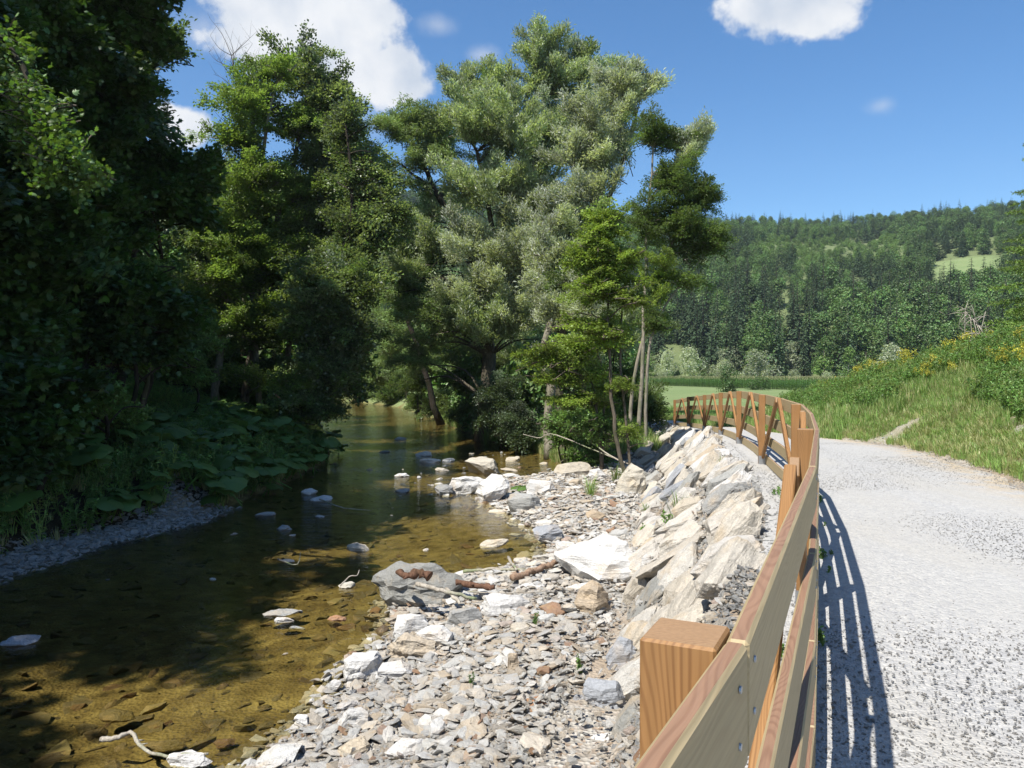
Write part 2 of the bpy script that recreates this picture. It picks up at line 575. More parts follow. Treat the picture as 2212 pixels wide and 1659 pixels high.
def make_mesh(name, verts, faces, mats, midx=None, smooth=False):
    """verts (n,3); faces: list of int arrays (m,k), each with its own k"""
    me = bpy.data.meshes.new(name)
    verts = np.asarray(verts, dtype=np.float32)
    faces = [np.asarray(f, dtype=np.int32) for f in faces if len(f)]
    me.vertices.add(len(verts))
    me.vertices.foreach_set('co', verts.ravel())
    nl = sum(f.size for f in faces)
    npol = sum(len(f) for f in faces)
    me.loops.add(nl)
    me.loops.foreach_set('vertex_index', np.concatenate([f.ravel() for f in faces]))
    me.polygons.add(npol)
    starts, s = [], 0
    for f in faces:
        k = f.shape[1]
        starts.append(s + np.arange(len(f)) * k)
        s += f.size
    me.polygons.foreach_set('loop_start', np.concatenate(starts).astype(np.int32))
    if midx is not None:
        me.polygons.foreach_set('material_index', np.asarray(midx, dtype=np.int32))
    me.polygons.foreach_set('use_smooth', np.full(npol, smooth, dtype=bool))
    for m in (mats if isinstance(mats, (list, tuple)) else [mats]):
        me.materials.append(m)
    me.update(calc_edges=True)
    return me


def link(name, data, parent=None, **props):
    o = bpy.data.objects.new(name, data)
    COL.objects.link(o)
    if parent is not None:
        o.parent = parent
    for k, v in props.items():
        o[k] = v
    return o


def empty(name, loc, label, category, group=None):
    o = bpy.data.objects.new(name, None)
    o.empty_display_size = .2
    COL.objects.link(o)
    o.location = loc
    o['label'] = label
    o['category'] = category
    if group:
        o['group'] = group
    return o


def tag(o, label, category, group=None):
    o['label'] = label
    o['category'] = category
    if group:
        o['group'] = group
    return o


class MB:
    """collects pieces and builds them as one mesh"""

    def __init__(self):
        self.v, self.q, self.t, self.qm, self.tm, self.n = [], [], [], [], [], 0

    def add(self, verts, quads=None, tris=None, mat=0):
        verts = np.asarray(verts, dtype=np.float32).reshape(-1, 3)
        if quads is not None and len(quads):
            q = np.asarray(quads, dtype=np.int32) + self.n
            self.q.append(q)
            self.qm.append(np.full(len(q), mat))
        if tris is not None and len(tris):
            t = np.asarray(tris, dtype=np.int32) + self.n
            self.t.append(t)
            self.tm.append(np.full(len(t), mat))
        self.v.append(verts)
        self.n += len(verts)

    def tube(self, pts, radii, seg=6, mat=0):
        pts = np.asarray([tuple(p) for p in pts], dtype=float)
        n = len(pts)
        tan = np.gradient(pts, axis=0)
        tan /= np.linalg.norm(tan, axis=1)[:, None] + 1e-9
        ref = np.array([0, 0, 1.0]) if abs(tan[0][2]) < .8 else np.array([1.0, 0, 0])
        a = np.cross(tan, ref)
        a /= np.linalg.norm(a, axis=1)[:, None] + 1e-9
        b = np.cross(tan, a)
        th = np.arange(seg) / seg * 2 * np.pi
        r = np.asarray(radii, dtype=float)
        if r.ndim == 0:
            r = np.full(n, float(r))
        V = pts[:, None, :] + r[:, None, None] * (np.cos(th)[None, :, None] * a[:, None, :] + np.sin(th)[None, :, None] * b[:, None, :])
        idx = np.arange(n * seg).reshape(n, seg)
        nx = np.roll(idx, -1, axis=1)
        q = np.stack([idx[:-1], nx[:-1], nx[1:], idx[1:]], -1).reshape(-1, 4)
        V = V.reshape(-1, 3)
        # caps
        V = np.vstack([V, pts[0], pts[-1]])
        c0, c1 = n * seg, n * seg + 1
        t = [(c0, nx[0, k], idx[0, k]) for k in range(seg)] + [(c1, idx[-1, k], nx[-1, k]) for k in range(seg)]
        self.add(V, q, t, mat)

    def build(self, name, mats, smooth=False):
        fs, ms = [], []
        if self.q:
            fs.append(np.vstack(self.q))
            ms.append(np.concatenate(self.qm))
        if self.t:
            fs.append(np.vstack(self.t))
            ms.append(np.concatenate(self.tm))
        return make_mesh(name, np.vstack(self.v), fs, mats, np.concatenate(ms), smooth)


def spline(pts, n):
    """smooth curve through points (Catmull-Rom), n points"""
    P = np.asarray([tuple(p) for p in pts], dtype=float)
    if len(P) < 3:
        return P[0] + (P[-1] - P[0]) * np.linspace(0, 1, n)[:, None]
    Q = np.vstack([2 * P[0] - P[1], P, 2 * P[-1] - P[-2]])
    out = []
    for t in np.linspace(0, len(P) - 1 - 1e-6, n):
        i = int(t)
        f = t - i
        a, b, c, d = Q[i], Q[i + 1], Q[i + 2], Q[i + 3]
        out.append(.5 * ((2 * b) + (-a + c) * f + (2 * a - 5 * b + 4 * c - d) * f * f + (-a + 3 * b - 3 * c + d) * f ** 3))
    return np.array(out)


def vnoise(x, y, scale, seed=0):
    """smooth value noise in [-1, 1]"""
    x = np.asarray(x, float) * scale + seed * 17.3
    y = np.asarray(y, float) * scale + seed * 9.1
    xi, yi = np.floor(x), np.floor(y)
    fx, fy = x - xi, y - yi
    fx, fy = fx * fx * (3 - 2 * fx), fy * fy * (3 - 2 * fy)

    def h(a, b):
        s = np.sin(a * 127.1 + b * 311.7 + seed * 74.7) * 43758.5453
        return s - np.floor(s)
    v = (h(xi, yi) * (1 - fx) + h(xi + 1, yi) * fx) * (1 - fy) + (h(xi, yi + 1) * (1 - fx) + h(xi + 1, yi + 1) * fx) * fy
    return v * 2 - 1


def fbm(x, y, scale, seed=0, octv=4):
    s, a, t = 0, 1.0, 0
    for i in range(octv):
        s = s + a * vnoise(x, y, scale * 2 ** i, seed + i)
        t += a
        a *= .5
    return s / t


def sstep(a, b, x):
    t = np.clip((x - a) / (b - a), 0, 1)
    return t * t * (3 - 2 * t)


# ------------------------------------------------------------------ plan of the place
FENCE = [(-4.6, -6.1), (-1.75, -2.66), (.31, 1.06), (2.02, 5.12), (3.49, 9.3), (4.47, 13.6), (5.34, 17.95), (6.09, 22.3), (6.72, 26.7), (7.17, 31.1), (7.54, 35.5)]
FENCE_Z = [0, 0, 0, 0, 0, 0, -.03, -.17, -.355, -.55, -.82]
FY = np.array([-60] + [p[1] for p in FENCE] + [42, 50, 60, 80, 130, 240])
FX = np.array([-30] + [p[0] for p in FENCE] + [6.8, 4.5, 0, -9, -30, -70])
FZ = np.array([0] + FENCE_Z + [-.95, -1.05, -1.1, -1.15, -1.2, -1.2])
RY = np.array([-30, -5, 0, 5, 7, 8.4, 9.5, 10.9, 12.2, 13, 13.6, 15.3, 16.5, 18, 21.3, 24.9, 26, 27.1, 29, 31, 37, 42, 62, 83, 100, 130, 240])
RX = np.array([-6, -3.5, -3, -2.8, -2.4, -2.05, -1.95, -1.7, -2.0, -1.8, -.9, .7, .75, .5, -.6, -1.5, 0, 2.2, 2.3, 1.8, 1.0, -1.7, -6.2, -12, -20, -35, -90])
LY = np.array([-30, -5, 0, 10, 13.9, 16.2, 18.7, 20.6, 24.9, 31, 35, 39.6, 50, 62, 78, 100, 130, 240])
LX = np.array([-11, -9.5, -9.4, -9.4, -9.2, -8.8, -7.9, -7.8, -7.5, -7.6, -8.3, -9.9, -15, -19.5, -24, -33, -50, -120])
EY = np.array([-60, -5, 0, 5, 11, 14, 17, 19, 21, 24, 28, 32, 36, 42, 50, 60, 80, 130, 240])
EX = np.array([6, 6, 6.3, 6.8, 7.4, 8.1, 8.6, 8.6, 8.4, 8.5, 8.9, 9.2, 9.4, 9.2, 7.5, 3.5, -5, -26, -66])
HY = np.array([-60, 5, 10, 15, 20, 22, 25, 30, 35, 40, 240])
HH = np.array([3.4, 3.2, 2.9, 2.65, 2.35, 2.0, 1.35, .35, -.45, -1.1, -1.2])
WZ = -2.0
_WLEVEL = WZ


def height(x, y):
    x = np.asarray(x, float)
    y = np.asarray(y, float)
    xf, zp = np.interp(y, FY, FX), np.interp(y, FY, FZ)
    xr, xl, xe = np.interp(y, RY, RX), np.interp(y, LY, LX), np.interp(y, EY, EX)
    hh = np.interp(y, HY, HH)
    n1 = fbm(x, y, .9, 3)
    n2 = fbm(x, y, .25, 5)
    # eastern side: path, embankment, meadow
    e = x - xe
    slope = zp - .04 + .52 * e + .16 * n1 * np.clip(e * 2, 0, 1)
    plate = hh + .12 * n2 + np.clip(e - 6, 0, 60) * .05 * (hh > 0)
    mead = -1.2 + .06 * n2 - .05
    east_hi = np.minimum(slope, np.maximum(plate, mead))
    east_lo = zp - .04 + (mead - zp) * sstep(0, 4, e)
    east = np.where(e <= 0, zp - .04, np.where(hh > zp, east_hi, east_lo))
    # river side of the fence
    d = (x - xf) * .92
    drop = zp - .045 - np.clip(-d - .55, 0, 9) * (1.12 + .6 * (1 - sstep(6, 10, y))) * (1 + .1 * n1)
    a = x - xr
    far = sstep(25.5, 29, y)
    bar = WZ + np.minimum(np.clip(a, 0, 50) * .16, .34) + .05 * n1
    bank = WZ + np.minimum(np.clip(a, 0, 50) * .45, .9) + .12 * n1
    bar = bar * (1 - far) + bank * far
    meadj = sstep(36, 44, y)
    bar = bar * (1 - meadj) + np.maximum(bar, np.minimum(WZ + .35 * np.clip(a, 0, 9), -1.15)) * meadj
    wet = WZ - np.minimum(np.clip(-a, 0, 50) * .10, .34) - .05 * (1 + n1)
    low = np.where(a > 0, bar, wet)
    right = np.where(d > -.3, east, np.maximum(drop, low))
    right = np.where(y > 35.5, np.where(d > -.3, east, np.maximum(low, np.minimum(drop, -1.0))), right)
    # western bank and wooded slope
    w = xl - x
    west = WZ + np.minimum(np.clip(w, 0, 99) * .75, .85) + np.clip(w - 1.6, 0, 7) * .22 + np.clip(w - 8, 0, 400) * .42 + .15 * n1 * np.clip(w, 0, 1) + .5 * n2 * np.clip((w - 2) * .2, 0, 3)
    beach = WZ + np.clip(w, 0, 2.2) * .08 + np.clip(w - 1.0, 0, 99) * .9
    bm = sstep(11.5, 13, y) * (1 - sstep(18.5, 20.5, y))
    west = np.where(bm > 0, np.minimum(west, beach * bm + west * (1 - bm)), west)
    wl = WZ - np.minimum(np.clip(-w, 0, 50) * .10, .6) + .03 * n1
    z = np.where(w > 0, west, np.where(a < 0, np.maximum(right, wl), right))
    return z


def hz(x, y):
    return float(height(np.array([x]), np.array([y]))[0])


# ------------------------------------------------------------------ terrain


def axis(stops):
    out = []
    for (a, b, st) in stops:
        out += list(np.arange(a, b, st))
    out.append(stops[-1][1])
    return np.array(out)


def zone_colors(me, cols):
    ca = me.color_attributes.new('zone', 'FLOAT_COLOR', 'POINT')
    ca.data.foreach_set('color', np.asarray(cols, dtype=np.float32).ravel())


def build_terrain():
    xs = axis([(-170, -60, 6), (-60, -20, 1.6), (-20, -11, .5), (-11, 10, .16), (10, 20, .4), (20, 60, 2), (60, 180, 8)])
    ys = axis([(-14, 3, .8), (3, 30, .18), (30, 45, .4), (45, 100, 1.2), (100, 236, 4)])
    X, Y = np.meshgrid(xs, ys)
    Z = height(X, Y)
    ny, nx = X.shape
    V = np.stack([X, Y, Z], -1).reshape(-1, 3)
    idx = np.arange(nx * ny).reshape(ny, nx)
    q = np.stack([idx[:-1, :-1], idx[:-1, 1:], idx[1:, 1:], idx[1:, :-1]], -1).reshape(-1, 4)
    me = make_mesh('ground', V, [q], M['ground'], smooth=True)
    x, y = X.ravel(), Y.ravel()
    z = Z.ravel()
    xf = np.interp(y, FY, FX)
    xr, xl, xe = np.interp(y, RY, RX), np.interp(y, LY, LX), np.interp(y, EY, EX)
    n = fbm(x, y, .8, 11) * .6
    gravel = ((x > xr - .1) & (x < xe + .3) & (y < 30)).astype(float)
    gravel = np.maximum(gravel, ((x > xf - 2.6) & (x < xe + .3) & (y < 37)).astype(float))
    gravel = np.maximum(gravel, ((x > xf - .5) & (x < xe + .3)).astype(float))
    gravel = np.maximum(gravel, ((xl - x > -.1) & (xl - x < .9 + .5 * n) & (y > 11.5) & (y < 20)).astype(float) * .6)
    bare = (x > xe) & (y < 28)
    gravel = np.where(bare, np.clip(1.0 - (x - xe) * .16 + n, 0, 1), gravel)
    grass = (x > xe + .2).astype(float)
    grass = np.maximum(grass, ((y > 29) & (x > xr + .2)).astype(float))
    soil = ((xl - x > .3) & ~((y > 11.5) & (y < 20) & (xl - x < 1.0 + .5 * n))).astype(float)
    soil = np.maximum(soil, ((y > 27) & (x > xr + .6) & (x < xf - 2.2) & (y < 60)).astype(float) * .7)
    zone_colors(me, np.stack([gravel, grass, soil, np.ones_like(x)], -1))
    return link('ground', me, None, kind='structure')


def build_water():
    ys = axis([(-14, 40, 1.0), (40, 240, 5)])
    V, q = [], []
    for i, y in enumerate(ys):
        a, b = np.interp(y, LY, LX) - 1.2, np.interp(y, RY, RX) + 1.2
        for t in np.linspace(0, 1, 9):
            V.append((a + (b - a) * t, y, WZ))
    n = 9
    for i in range(len(ys) - 1):
        for k in range(n - 1):
            q.append((i * n + k, i * n + k + 1, (i + 1) * n + k + 1, (i + 1) * n + k))
    return link('water', make_mesh('water', V, [np.array(q)], M['water'], smooth=True), None, kind='structure')


def build_path():
    ys = axis([(-14, 0, 1.0), (0, 40, .4), (40, 110, 2)])
    V, q, z3 = [], [], []
    n = 15
    for y in ys:
        a = np.interp(y, FY, FX) - (.42 if y < 36 else .2)
        b = np.interp(y, EY, EX) + .25 * vnoise(np.array([y]), np.array([0.0]), .9)[0]
        zp = np.interp(y, FY, FZ)
        for k, t in enumerate(np.linspace(0, 1, n)):
            x = a + (b - a) * t
            V.append((x, y, zp + .012 - .03 * (t > .98) - .05 * (t < .01) + .012 * float(vnoise(x, y, .7, 2))))
            z3.append((float(sstep(.72, .97, t)) * .95, float(math.exp(-((t - .34) / .09) ** 2) + math.exp(-((t - .68) / .09) ** 2)), 0, 1))
    for i in range(len(ys) - 1):
        for k in range(n - 1):
            q.append((i * n + k, i * n + k + 1, (i + 1) * n + k + 1, (i + 1) * n + k))
    me = make_mesh('path', V, [np.array(q)], M['path'], smooth=True)
    zone_colors(me, z3)
    return link('path', me, None, kind='structure')


RU = [-4000, -900, -300, 400, 700, 900, 1200, 1560, 1700, 1850, 1950, 2050, 2212, 2500, 6000]
RV = [360, 320, 330, 350, 385, 400, 436, 470, 480, 488, 488, 484, 486, 475, 360]
HILL_R0, HILL_R1 = 222.0, 640.0
RU_A = np.arctan((np.array(RU) - CU) / FPX)


def hill_z(az, r):
    """height of the far valley side at azimuth az (0 = straight ahead) and distance r"""
    v = np.interp(az, RU_A, RV)
    top = (808.0 - v) / FPX * HILL_R1 / np.maximum(np.cos(az), .5) * np.cos(az) - 12.0
    t = np.clip((r - HILL_R0) / (HILL_R1 - HILL_R0), 0, 1.25)
    k = np.where(t < 1, t ** .92, 1 - (t - 1) * .4)
    gully = fbm(az * 9 + 3, r * .004, 1.0, 21) * 9 * np.clip(t * 4, 0, 1) * np.clip((1 - t) * 5, 0, 1)
    return -1.6 + (top + 1.6) * k + gully


def hill_xyz(az, r):
    return np.stack([np.sin(az) * r, np.cos(az) * r, hill_z(az, r)], -1)


CLEAR = (math.atan((2085 - CU) / FPX), 400.0)     # hay meadow high on the hill


def in_clear(az, r):
    a = (az - CLEAR[0]) / .038
    b = (r - CLEAR[1] - (az - CLEAR[0]) * 250) / 30
    return (a * a) ** 1.3 + (b * b) ** 1.1 < 1.0


def build_hills():
    az = np.linspace(-1.45, 1.35, 200)
    r = np.concatenate([np.linspace(212, 640, 70), np.linspace(650, 900, 10)])
    A, R = np.meshgrid(az, r)
    V = hill_xyz(A, R)
    ny, nx = A.shape
    idx = np.arange(nx * ny).reshape(ny, nx)
    q = np.stack([idx[:-1, :-1], idx[:-1, 1:], idx[1:, 1:], idx[1:, :-1]], -1).reshape(-1, 4)
    me = make_mesh('hills', V.reshape(-1, 3), [q], M['ground'], smooth=True)
    c = in_clear(A, R).ravel().astype(float)
    s = (.35 * (1 - c))
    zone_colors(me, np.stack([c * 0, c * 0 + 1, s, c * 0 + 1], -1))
    link('hills', me, None, kind='structure')


build_terrain()
build_water()
build_path()
build_hills()

# ------------------------------------------------------------------ fence


def beam_mesh(name, L, t, h, mats, midx=(0, 0, 1, 1, 2, 2), bev=.006):
    """box, length along X, thickness Y, height Z; materials for side, edge and end faces; soft edges"""
    bm = bmesh.new()
    bmesh.ops.create_cube(bm, size=1)
    bmesh.ops.scale(bm, vec=(L, t, h), verts=bm.verts)
    for f in bm.faces:
        n = f.normal
        f.material_index = midx[0] if abs(n.y) > .5 else (midx[2] if abs(n.z) > .5 else midx[4])
    bmesh.ops.bevel(bm, geom=list(bm.edges), offset=bev, segments=1, affect='EDGES')
    me = bpy.data.meshes.new(name)
    bm.to_mesh(me)
    bm.free()
    for m in mats:
        me.materials.append(m)
    return me


def frame(xaxis, up=Vector((0, 0, 1))):
    x = Vector(xaxis).normalized()
    y = up.cross(x).normalized()
    z = x.cross(y)
    return Matrix((x, y, z)).transposed()


def set_mat(o, loc, rot3):
    o.matrix_basis = Matrix.Translation(Vector(loc)) @ rot3.to_4x4()


def brace_frame(d, side):
    x = d.normalized()
    y = (side - x * side.dot(x)).normalized()
    z = x.cross(y)
    return Matrix((x, y, z)).transposed()


def build_fence():
    root = empty('wooden_fence', (FENCE[2][0], FENCE[2][1], 0), 'new larch plank fence with V braces curving along the gravel path', 'fence')
    base = Vector(root.location)
    WM = [M['wood_face'], M['wood_edge'], M['wood_end']]
    PM = [M['wood_post'], M['wood_end'], M['wood_post']]
    rail_t, rail_h, top = .031, .165, 1.235
    pts = [Vector((x, y, z)) for (x, y), z in zip(FENCE, FENCE_Z)]
    # smooth centreline with a joint at each mid-bay
    line = []
    for i in range(len(pts) - 1):
        m = (pts[i] + pts[i + 1]) / 2
        line += [pts[i], m]
    line.append(pts[-1])
    for i in range(1, len(line) - 1, 2):
        a, b = line[i - 1], line[i + 1]
        nrm = Vector((-(b - a).y, (b - a).x, 0)).normalized()
        line[i] = line[i] - nrm * .035
    rails_z = (top - .0, top - .35, top - .70, top - 1.045)
    for i in range(len(line) - 1):
        a, b = line[i], line[i + 1]
        d = b - a
        for j, z in enumerate(rails_z):
            L = d.length - .004
            me = beam_mesh('board', L, rail_t, rail_h, WM)
            o = link('board', me, root)
            R = frame(d)
            tilt = Matrix.Rotation(random.uniform(-.012, .012), 3, 'X')
            off = random.uniform(-.003, .003)
            set_mat(o, (a + b) / 2 + Vector((0, 0, z - rail_h / 2 + off)) - base, R @ tilt)
    sm = MB()
    th = np.linspace(0, 2 * math.pi, 8, endpoint=False)
    ring = np.stack([np.cos(th) * .0055, 0 * th, np.sin(th) * .0055], -1)
    sm.add(np.vstack([ring, ring * .9 + (0, -.0025, 0), [(0, -.0028, 0)]]), [(k, (k + 1) % 8, 8 + (k + 1) % 8, 8 + k) for k in range(8)], [(8 + k, 8 + (k + 1) % 8, 16) for k in range(8)])
    screw = sm.build('screw', M['steel'])
    for i in range(2, 14):
        a, b = line[i], line[i + 1]
        d = (b - a).normalized()
        side = Vector((d.y, -d.x, 0)).normalized()
        for z in rails_z[:3]:
            for e in (.06, (b - a).length - .06):
                for q in (.045, rail_h - .045):
                    o = link('screw', screw, root)
                    set_mat(o, a + d * e + side * (rail_t / 2 + .0005) + Vector((0, 0, z - q)) - base, Matrix((d, -side, Vector((0, 0, 1)))).transposed())
    # posts stand on the river side of the boards
    for i in range(1, len(pts)):
        p = pts[i]
        a = pts[i - 1]
        b = pts[min(i + 1, len(pts) - 1)]
        t = (b - a)
        t.z = 0
        t.normalize()
        out = Vector((-t.y, t.x, 0))            # toward the river
        c = p + out * (.018 + .053)
        h = 1.37
        ztop = p.z + top + (.0 if i > 1 else -.01)
        me = beam_mesh('post', h, .105, .105, PM, (0, 0, 0, 0, 1, 1), .004)
        o = link('post', me, root)
        R = Matrix((Vector((0, 0, 1)), t, Vector((0, 0, 1)).cross(t))).transposed()
        set_mat(o, Vector((c.x, c.y, ztop - h / 2)) - base, R)
        # steel shoe in the ground
        mb = MB()
        s = .058
        for off in (-1, 1):
            bx = np.array([(sx * s, off * (s + .001) + sy * .004, sz) for sx in (-1, 1) for sy in (-1, 1) for sz in (-.32, .30)])
            mb.add(bx, [(0, 1, 3, 2), (4, 6, 7, 5), (0, 2, 6, 4), (1, 5, 7, 3), (0, 4, 5, 1), (2, 3, 7, 6)])
        so = link('post_shoe', mb.build('post_shoe', M['steel']), root)
        set_mat(so, Vector((c.x, c.y, ztop - h)) - base, Matrix((t, out, Vector((0, 0, 1)))).transposed() @ Matrix.Rotation(math.pi / 2, 3, 'Z'))
        for s in (-1, 1):
            if i == 1 and s < 0:
                continue
            if i == len(pts) - 1 and s > 0:
                continue
            q = (pts[i + 1] if s > 0 else pts[i - 1])
            seg = (q - p)
            mid = p + seg * (.5 - .028)
            foot = p + seg.normalized() * .085
            # leaning brace from the post foot up to mid-bay
            A = foot + out * .060 + Vector((0, 0, .16))
            sn = Vector((-seg.y, seg.x, 0)).normalized()
            if sn.dot(out) < 0:
                sn = -sn
            B = mid + sn * .040 + Vector((0, 0, top - .02))
            if abs(B.z - mid.z) < .1:
                continue
            d = B - A
            me = beam_mesh('brace', d.length, .046, .09, PM, (0, 0, 0, 0, 1, 1), .005)
            br = link('brace', me, root)
            set_mat(br, (A + B) / 2 - base, brace_frame(d, sn))
    return root


build_fence()

# ------------------------------------------------------------------ stones


def slab_mesh(name, seed, dims=(1, .7, .28), npts=16, detail=0, amp=.03, mat='rock', bevel=0.0, dome=False):
    """angular split stone: hull of random points, optional finer broken surface"""
    rs = np.random.RandomState(seed)
    bm = bmesh.new()
    P = rs.uniform(-1, 1, (npts, 3))
    P /= np.maximum(np.abs(P).max(axis=1), (np.abs(P) ** 3).sum(axis=1) ** (1 / 3))[:, None]
    P *= rs.uniform(.82, 1, (npts, 1))
    if dome:
        P = rs.normal(0, 1, (npts + 6, 3))
        P /= np.linalg.norm(P, axis=1)[:, None]
        P *= rs.uniform(.85, 1.05, (npts + 6, 1))
        P[:, 0] += .35 * P[:, 2] * rs.uniform(-1, 1)
    P[:, 0] += P[:, 2] * rs.uniform(-.15, .15)
    for p in P:
        bm.verts.new((p[0] * dims[0] / 2, p[1] * dims[1] / 2, p[2] * dims[2] / 2))
    bmesh.ops.convex_hull(bm, input=bm.verts)
    for v in [v for v in bm.verts if not v.link_faces]:
        bm.verts.remove(v)
    if bevel:
        bmesh.ops.bevel(bm, geom=list(bm.edges), offset=bevel * min(dims), segments=1, affect='EDGES')
    if detail:
        bmesh.ops.triangulate(bm, faces=bm.faces)
        for _ in range(detail):
            bmesh.ops.subdivide_edges(bm, edges=[e for e in bm.edges if e.calc_length() > min(dims) * .18], cuts=1, use_grid_fill=True)
            bmesh.ops.triangulate(bm, faces=bm.faces)
        bm.normal_update()
        s = 2.2 / max(dims)
        for v in bm.verts:
            q = Vector((v.co.x * s, v.co.y * s, v.co.z * s * 2.4)) + Vector((seed * 1.7, 0, 0))
            k = mnoise.fractal(q * 1.6, .8, 2.1, 4)
            st = mnoise.cell(Vector((seed, 3, round(v.co.z * s * 5.0)))) - .5
            v.co += v.normal * (amp * max(dims) * k) + Vector((v.normal.x, v.normal.y, 0)) * st * amp * max(dims) * .8
    me = bpy.data.meshes.new(name)
    bm.to_mesh(me)
    bm.free()
    me.materials.append(M[mat])
    return me


def scatter_object(name, pts, rots, scls, idxs, templates, kind='stuff', **props):
    """one object that repeats template meshes on points (for what nobody could count)"""
    me = bpy.data.meshes.new(name)
    n = len(pts)
    me.vertices.add(n)
    me.vertices.foreach_set('co', np.asarray(pts, dtype=np.float32).ravel())
    a = me.attributes.new('rot', 'FLOAT_VECTOR', 'POINT')
    a.data.foreach_set('vector', np.asarray(rots, dtype=np.float32).ravel())
    scls = np.asarray(scls, dtype=np.float32)
    if scls.ndim == 1:
        scls = np.repeat(scls[:, None], 3, axis=1)
    a = me.attributes.new('scl', 'FLOAT_VECTOR', 'POINT')
    a.data.foreach_set('vector', scls.ravel())
    a = me.attributes.new('idx', 'INT', 'POINT')
    a.data.foreach_set('value', np.asarray(idxs, dtype=np.int32))
    ob = link(name, me, None, kind=kind, **props)
    ng = bpy.data.node_groups.new(name + '_scatter', 'GeometryNodeTree')
    ng.interface.new_socket('Geometry', in_out='INPUT', socket_type='NodeSocketGeometry')
    ng.interface.new_socket('Geometry', in_out='OUTPUT', socket_type='NodeSocketGeometry')
    gi, go = ng.nodes.new('NodeGroupInput'), ng.nodes.new('NodeGroupOutput')
    iop = ng.nodes.new('GeometryNodeInstanceOnPoints')
    g2i = ng.nodes.new('GeometryNodeGeometryToInstance')
    for t in reversed(templates):
        oi = ng.nodes.new('GeometryNodeObjectInfo')
        oi.inputs['Object'].default_value = t
        ng.links.new(oi.outputs['Geometry'], g2i.inputs[0])

    def attr(nm, ty):
        q = ng.nodes.new('GeometryNodeInputNamedAttribute')
        q.data_type = ty
        q.inputs['Name'].default_value = nm
        return q.outputs['Attribute']
    ng.links.new(gi.outputs[0], iop.inputs['Points'])
    ng.links.new(g2i.outputs[0], iop.inputs['Instance'])
    iop.inputs['Pick Instance'].default_value = True
    ng.links.new(attr('idx', 'INT'), iop.inputs['Instance Index'])
    e2r = ng.nodes.new('FunctionNodeEulerToRotation')
    ng.links.new(attr('rot', 'FLOAT_VECTOR'), e2r.inputs[0])
    ng.links.new(e2r.outputs[0], iop.inputs['Rotation'])
    ng.links.new(attr('scl', 'FLOAT_VECTOR'), iop.inputs['Scale'])
    ng.links.new(iop.outputs[0], go.inputs[0])
    md = ob.modifiers.new('scatter', 'NODES')
    md.node_group = ng
    return ob


def template(name, me):
    return bpy.data.objects.new(name, me)          # never linked into the scene itself


def tmpl_set(name, n, mat, dims, npts=12, seed=0):
    out = []
    for i in range(n):
        rs = np.random.RandomState(seed + i)
        d = (1, rs.uniform(*dims[0]), rs.uniform(*dims[1]))
        out.append(template(name, slab_mesh(name, seed + i, d, npts, 0, 0, mat)))
    return out


def stone_rots(n, tilt=.25):
    r = RS.normal(0, tilt, (n, 3))
    r[:, 2] = RS.uniform(0, 2 * math.pi, n)
    return r


def scatter_stones(name, n, region, size, mat, tilt=.3, dims=((.5, .95), (.15, .5)), sink=.25, seed=0, lift=0.0, pw=1.6, label=None):
    x, y = region(n)
    z = height(x, y)
    s = size[0] * (size[1] / size[0]) ** (RS.rand(len(x)) ** pw)
    tm = tmpl_set(name + '_shape', 10, mat, dims, 12, seed)
    P = np.stack([x, y, z + s * .12 * (1 - sink * 2) + lift], -1)
    return scatter_object(name, P, stone_rots(len(x), tilt), s, RS.randint(0, 10, len(x)), tm)


def reg_bar(n, ymin=3.5, ymax=27, near=1.5, wet=.5):
    t = RS.rand(n)
    y = ymin + (ymax - ymin) * t ** near
    a = np.interp(y, RY, RX) - wet
    b = np.interp(y, FY, FX) - 2.35
    return a + (b - a) * RS.rand(n), y


def reg_silt(n):
    x, y = reg_bar(n, 4.2, 27, 1.7, .25)
    k = ~((fbm(x, y, .45, 91) > .16) & (y > 11) & (RS.rand(n) < .8))
    return x[k], y[k]


scatter_stones('gravel_bar_pebbles', 62000, lambda n: reg_silt(n), (.025, .10), 'rock', .35, seed=100)
scatter_stones('gravel_bar_rubble', 6000, lambda n: reg_bar(n, 4.2, 27, 1.2, .3), (.09, .28), 'rock', .25, ((.45, .9), (.14, .4)), seed=200, lift=.02, pw=1.3)


def reg_bed(n):
    y = 4 + 44 * RS.rand(n) ** 1.5
    a, b = np.interp(y, LY, LX) + .2, np.interp(y, RY, RX) + .1
    return a + (b - a) * RS.rand(n), y


scatter_stones('stream_bed_stones', 15000, reg_bed, (.03, .5), 'bedrock', .2, ((.5, .95), (.14, .4)), sink=.5, seed=300, pw=4.5)


def reg_beach(n):
    y = 11.8 + 9 * RS.rand(n)
    return np.interp(y, LY, LX) - RS.uniform(-.5, 1.2, n), y


scatter_stones('far_beach_stones', 5200, reg_beach, (.04, .26), 'rock_grey', .3, seed=400)


def reg_shoulder(n):
    y = 3 + 34 * RS.rand(n) ** 1.4
    d = -.25 - RS.rand(n) ** 1.2 * 1.5
    return np.interp(y, FY, FX) + d, y


scatter_stones('shoulder_gravel', 15000, reg_shoulder, (.025, .10), 'shoulderstone', .4, seed=500, lift=.01)


def reg_wall(n):
    y = 4 + 31 * RS.rand(n) ** 1.3
    return np.interp(y, FY, FX) - .6 - 2.1 * RS.rand(n), y


scatter_stones('wall_rubble', 7000, reg_wall, (.03, .16), 'rock', .5, seed=550, lift=.06, pw=2.2)


def reg_path(n):
    y = 2.4 + 16 * RS.rand(n) ** 2.2
    a, b = np.interp(y, FY, FX) - .3, np.interp(y, EY, EX)
    return a + (b - a) * RS.rand(n), y


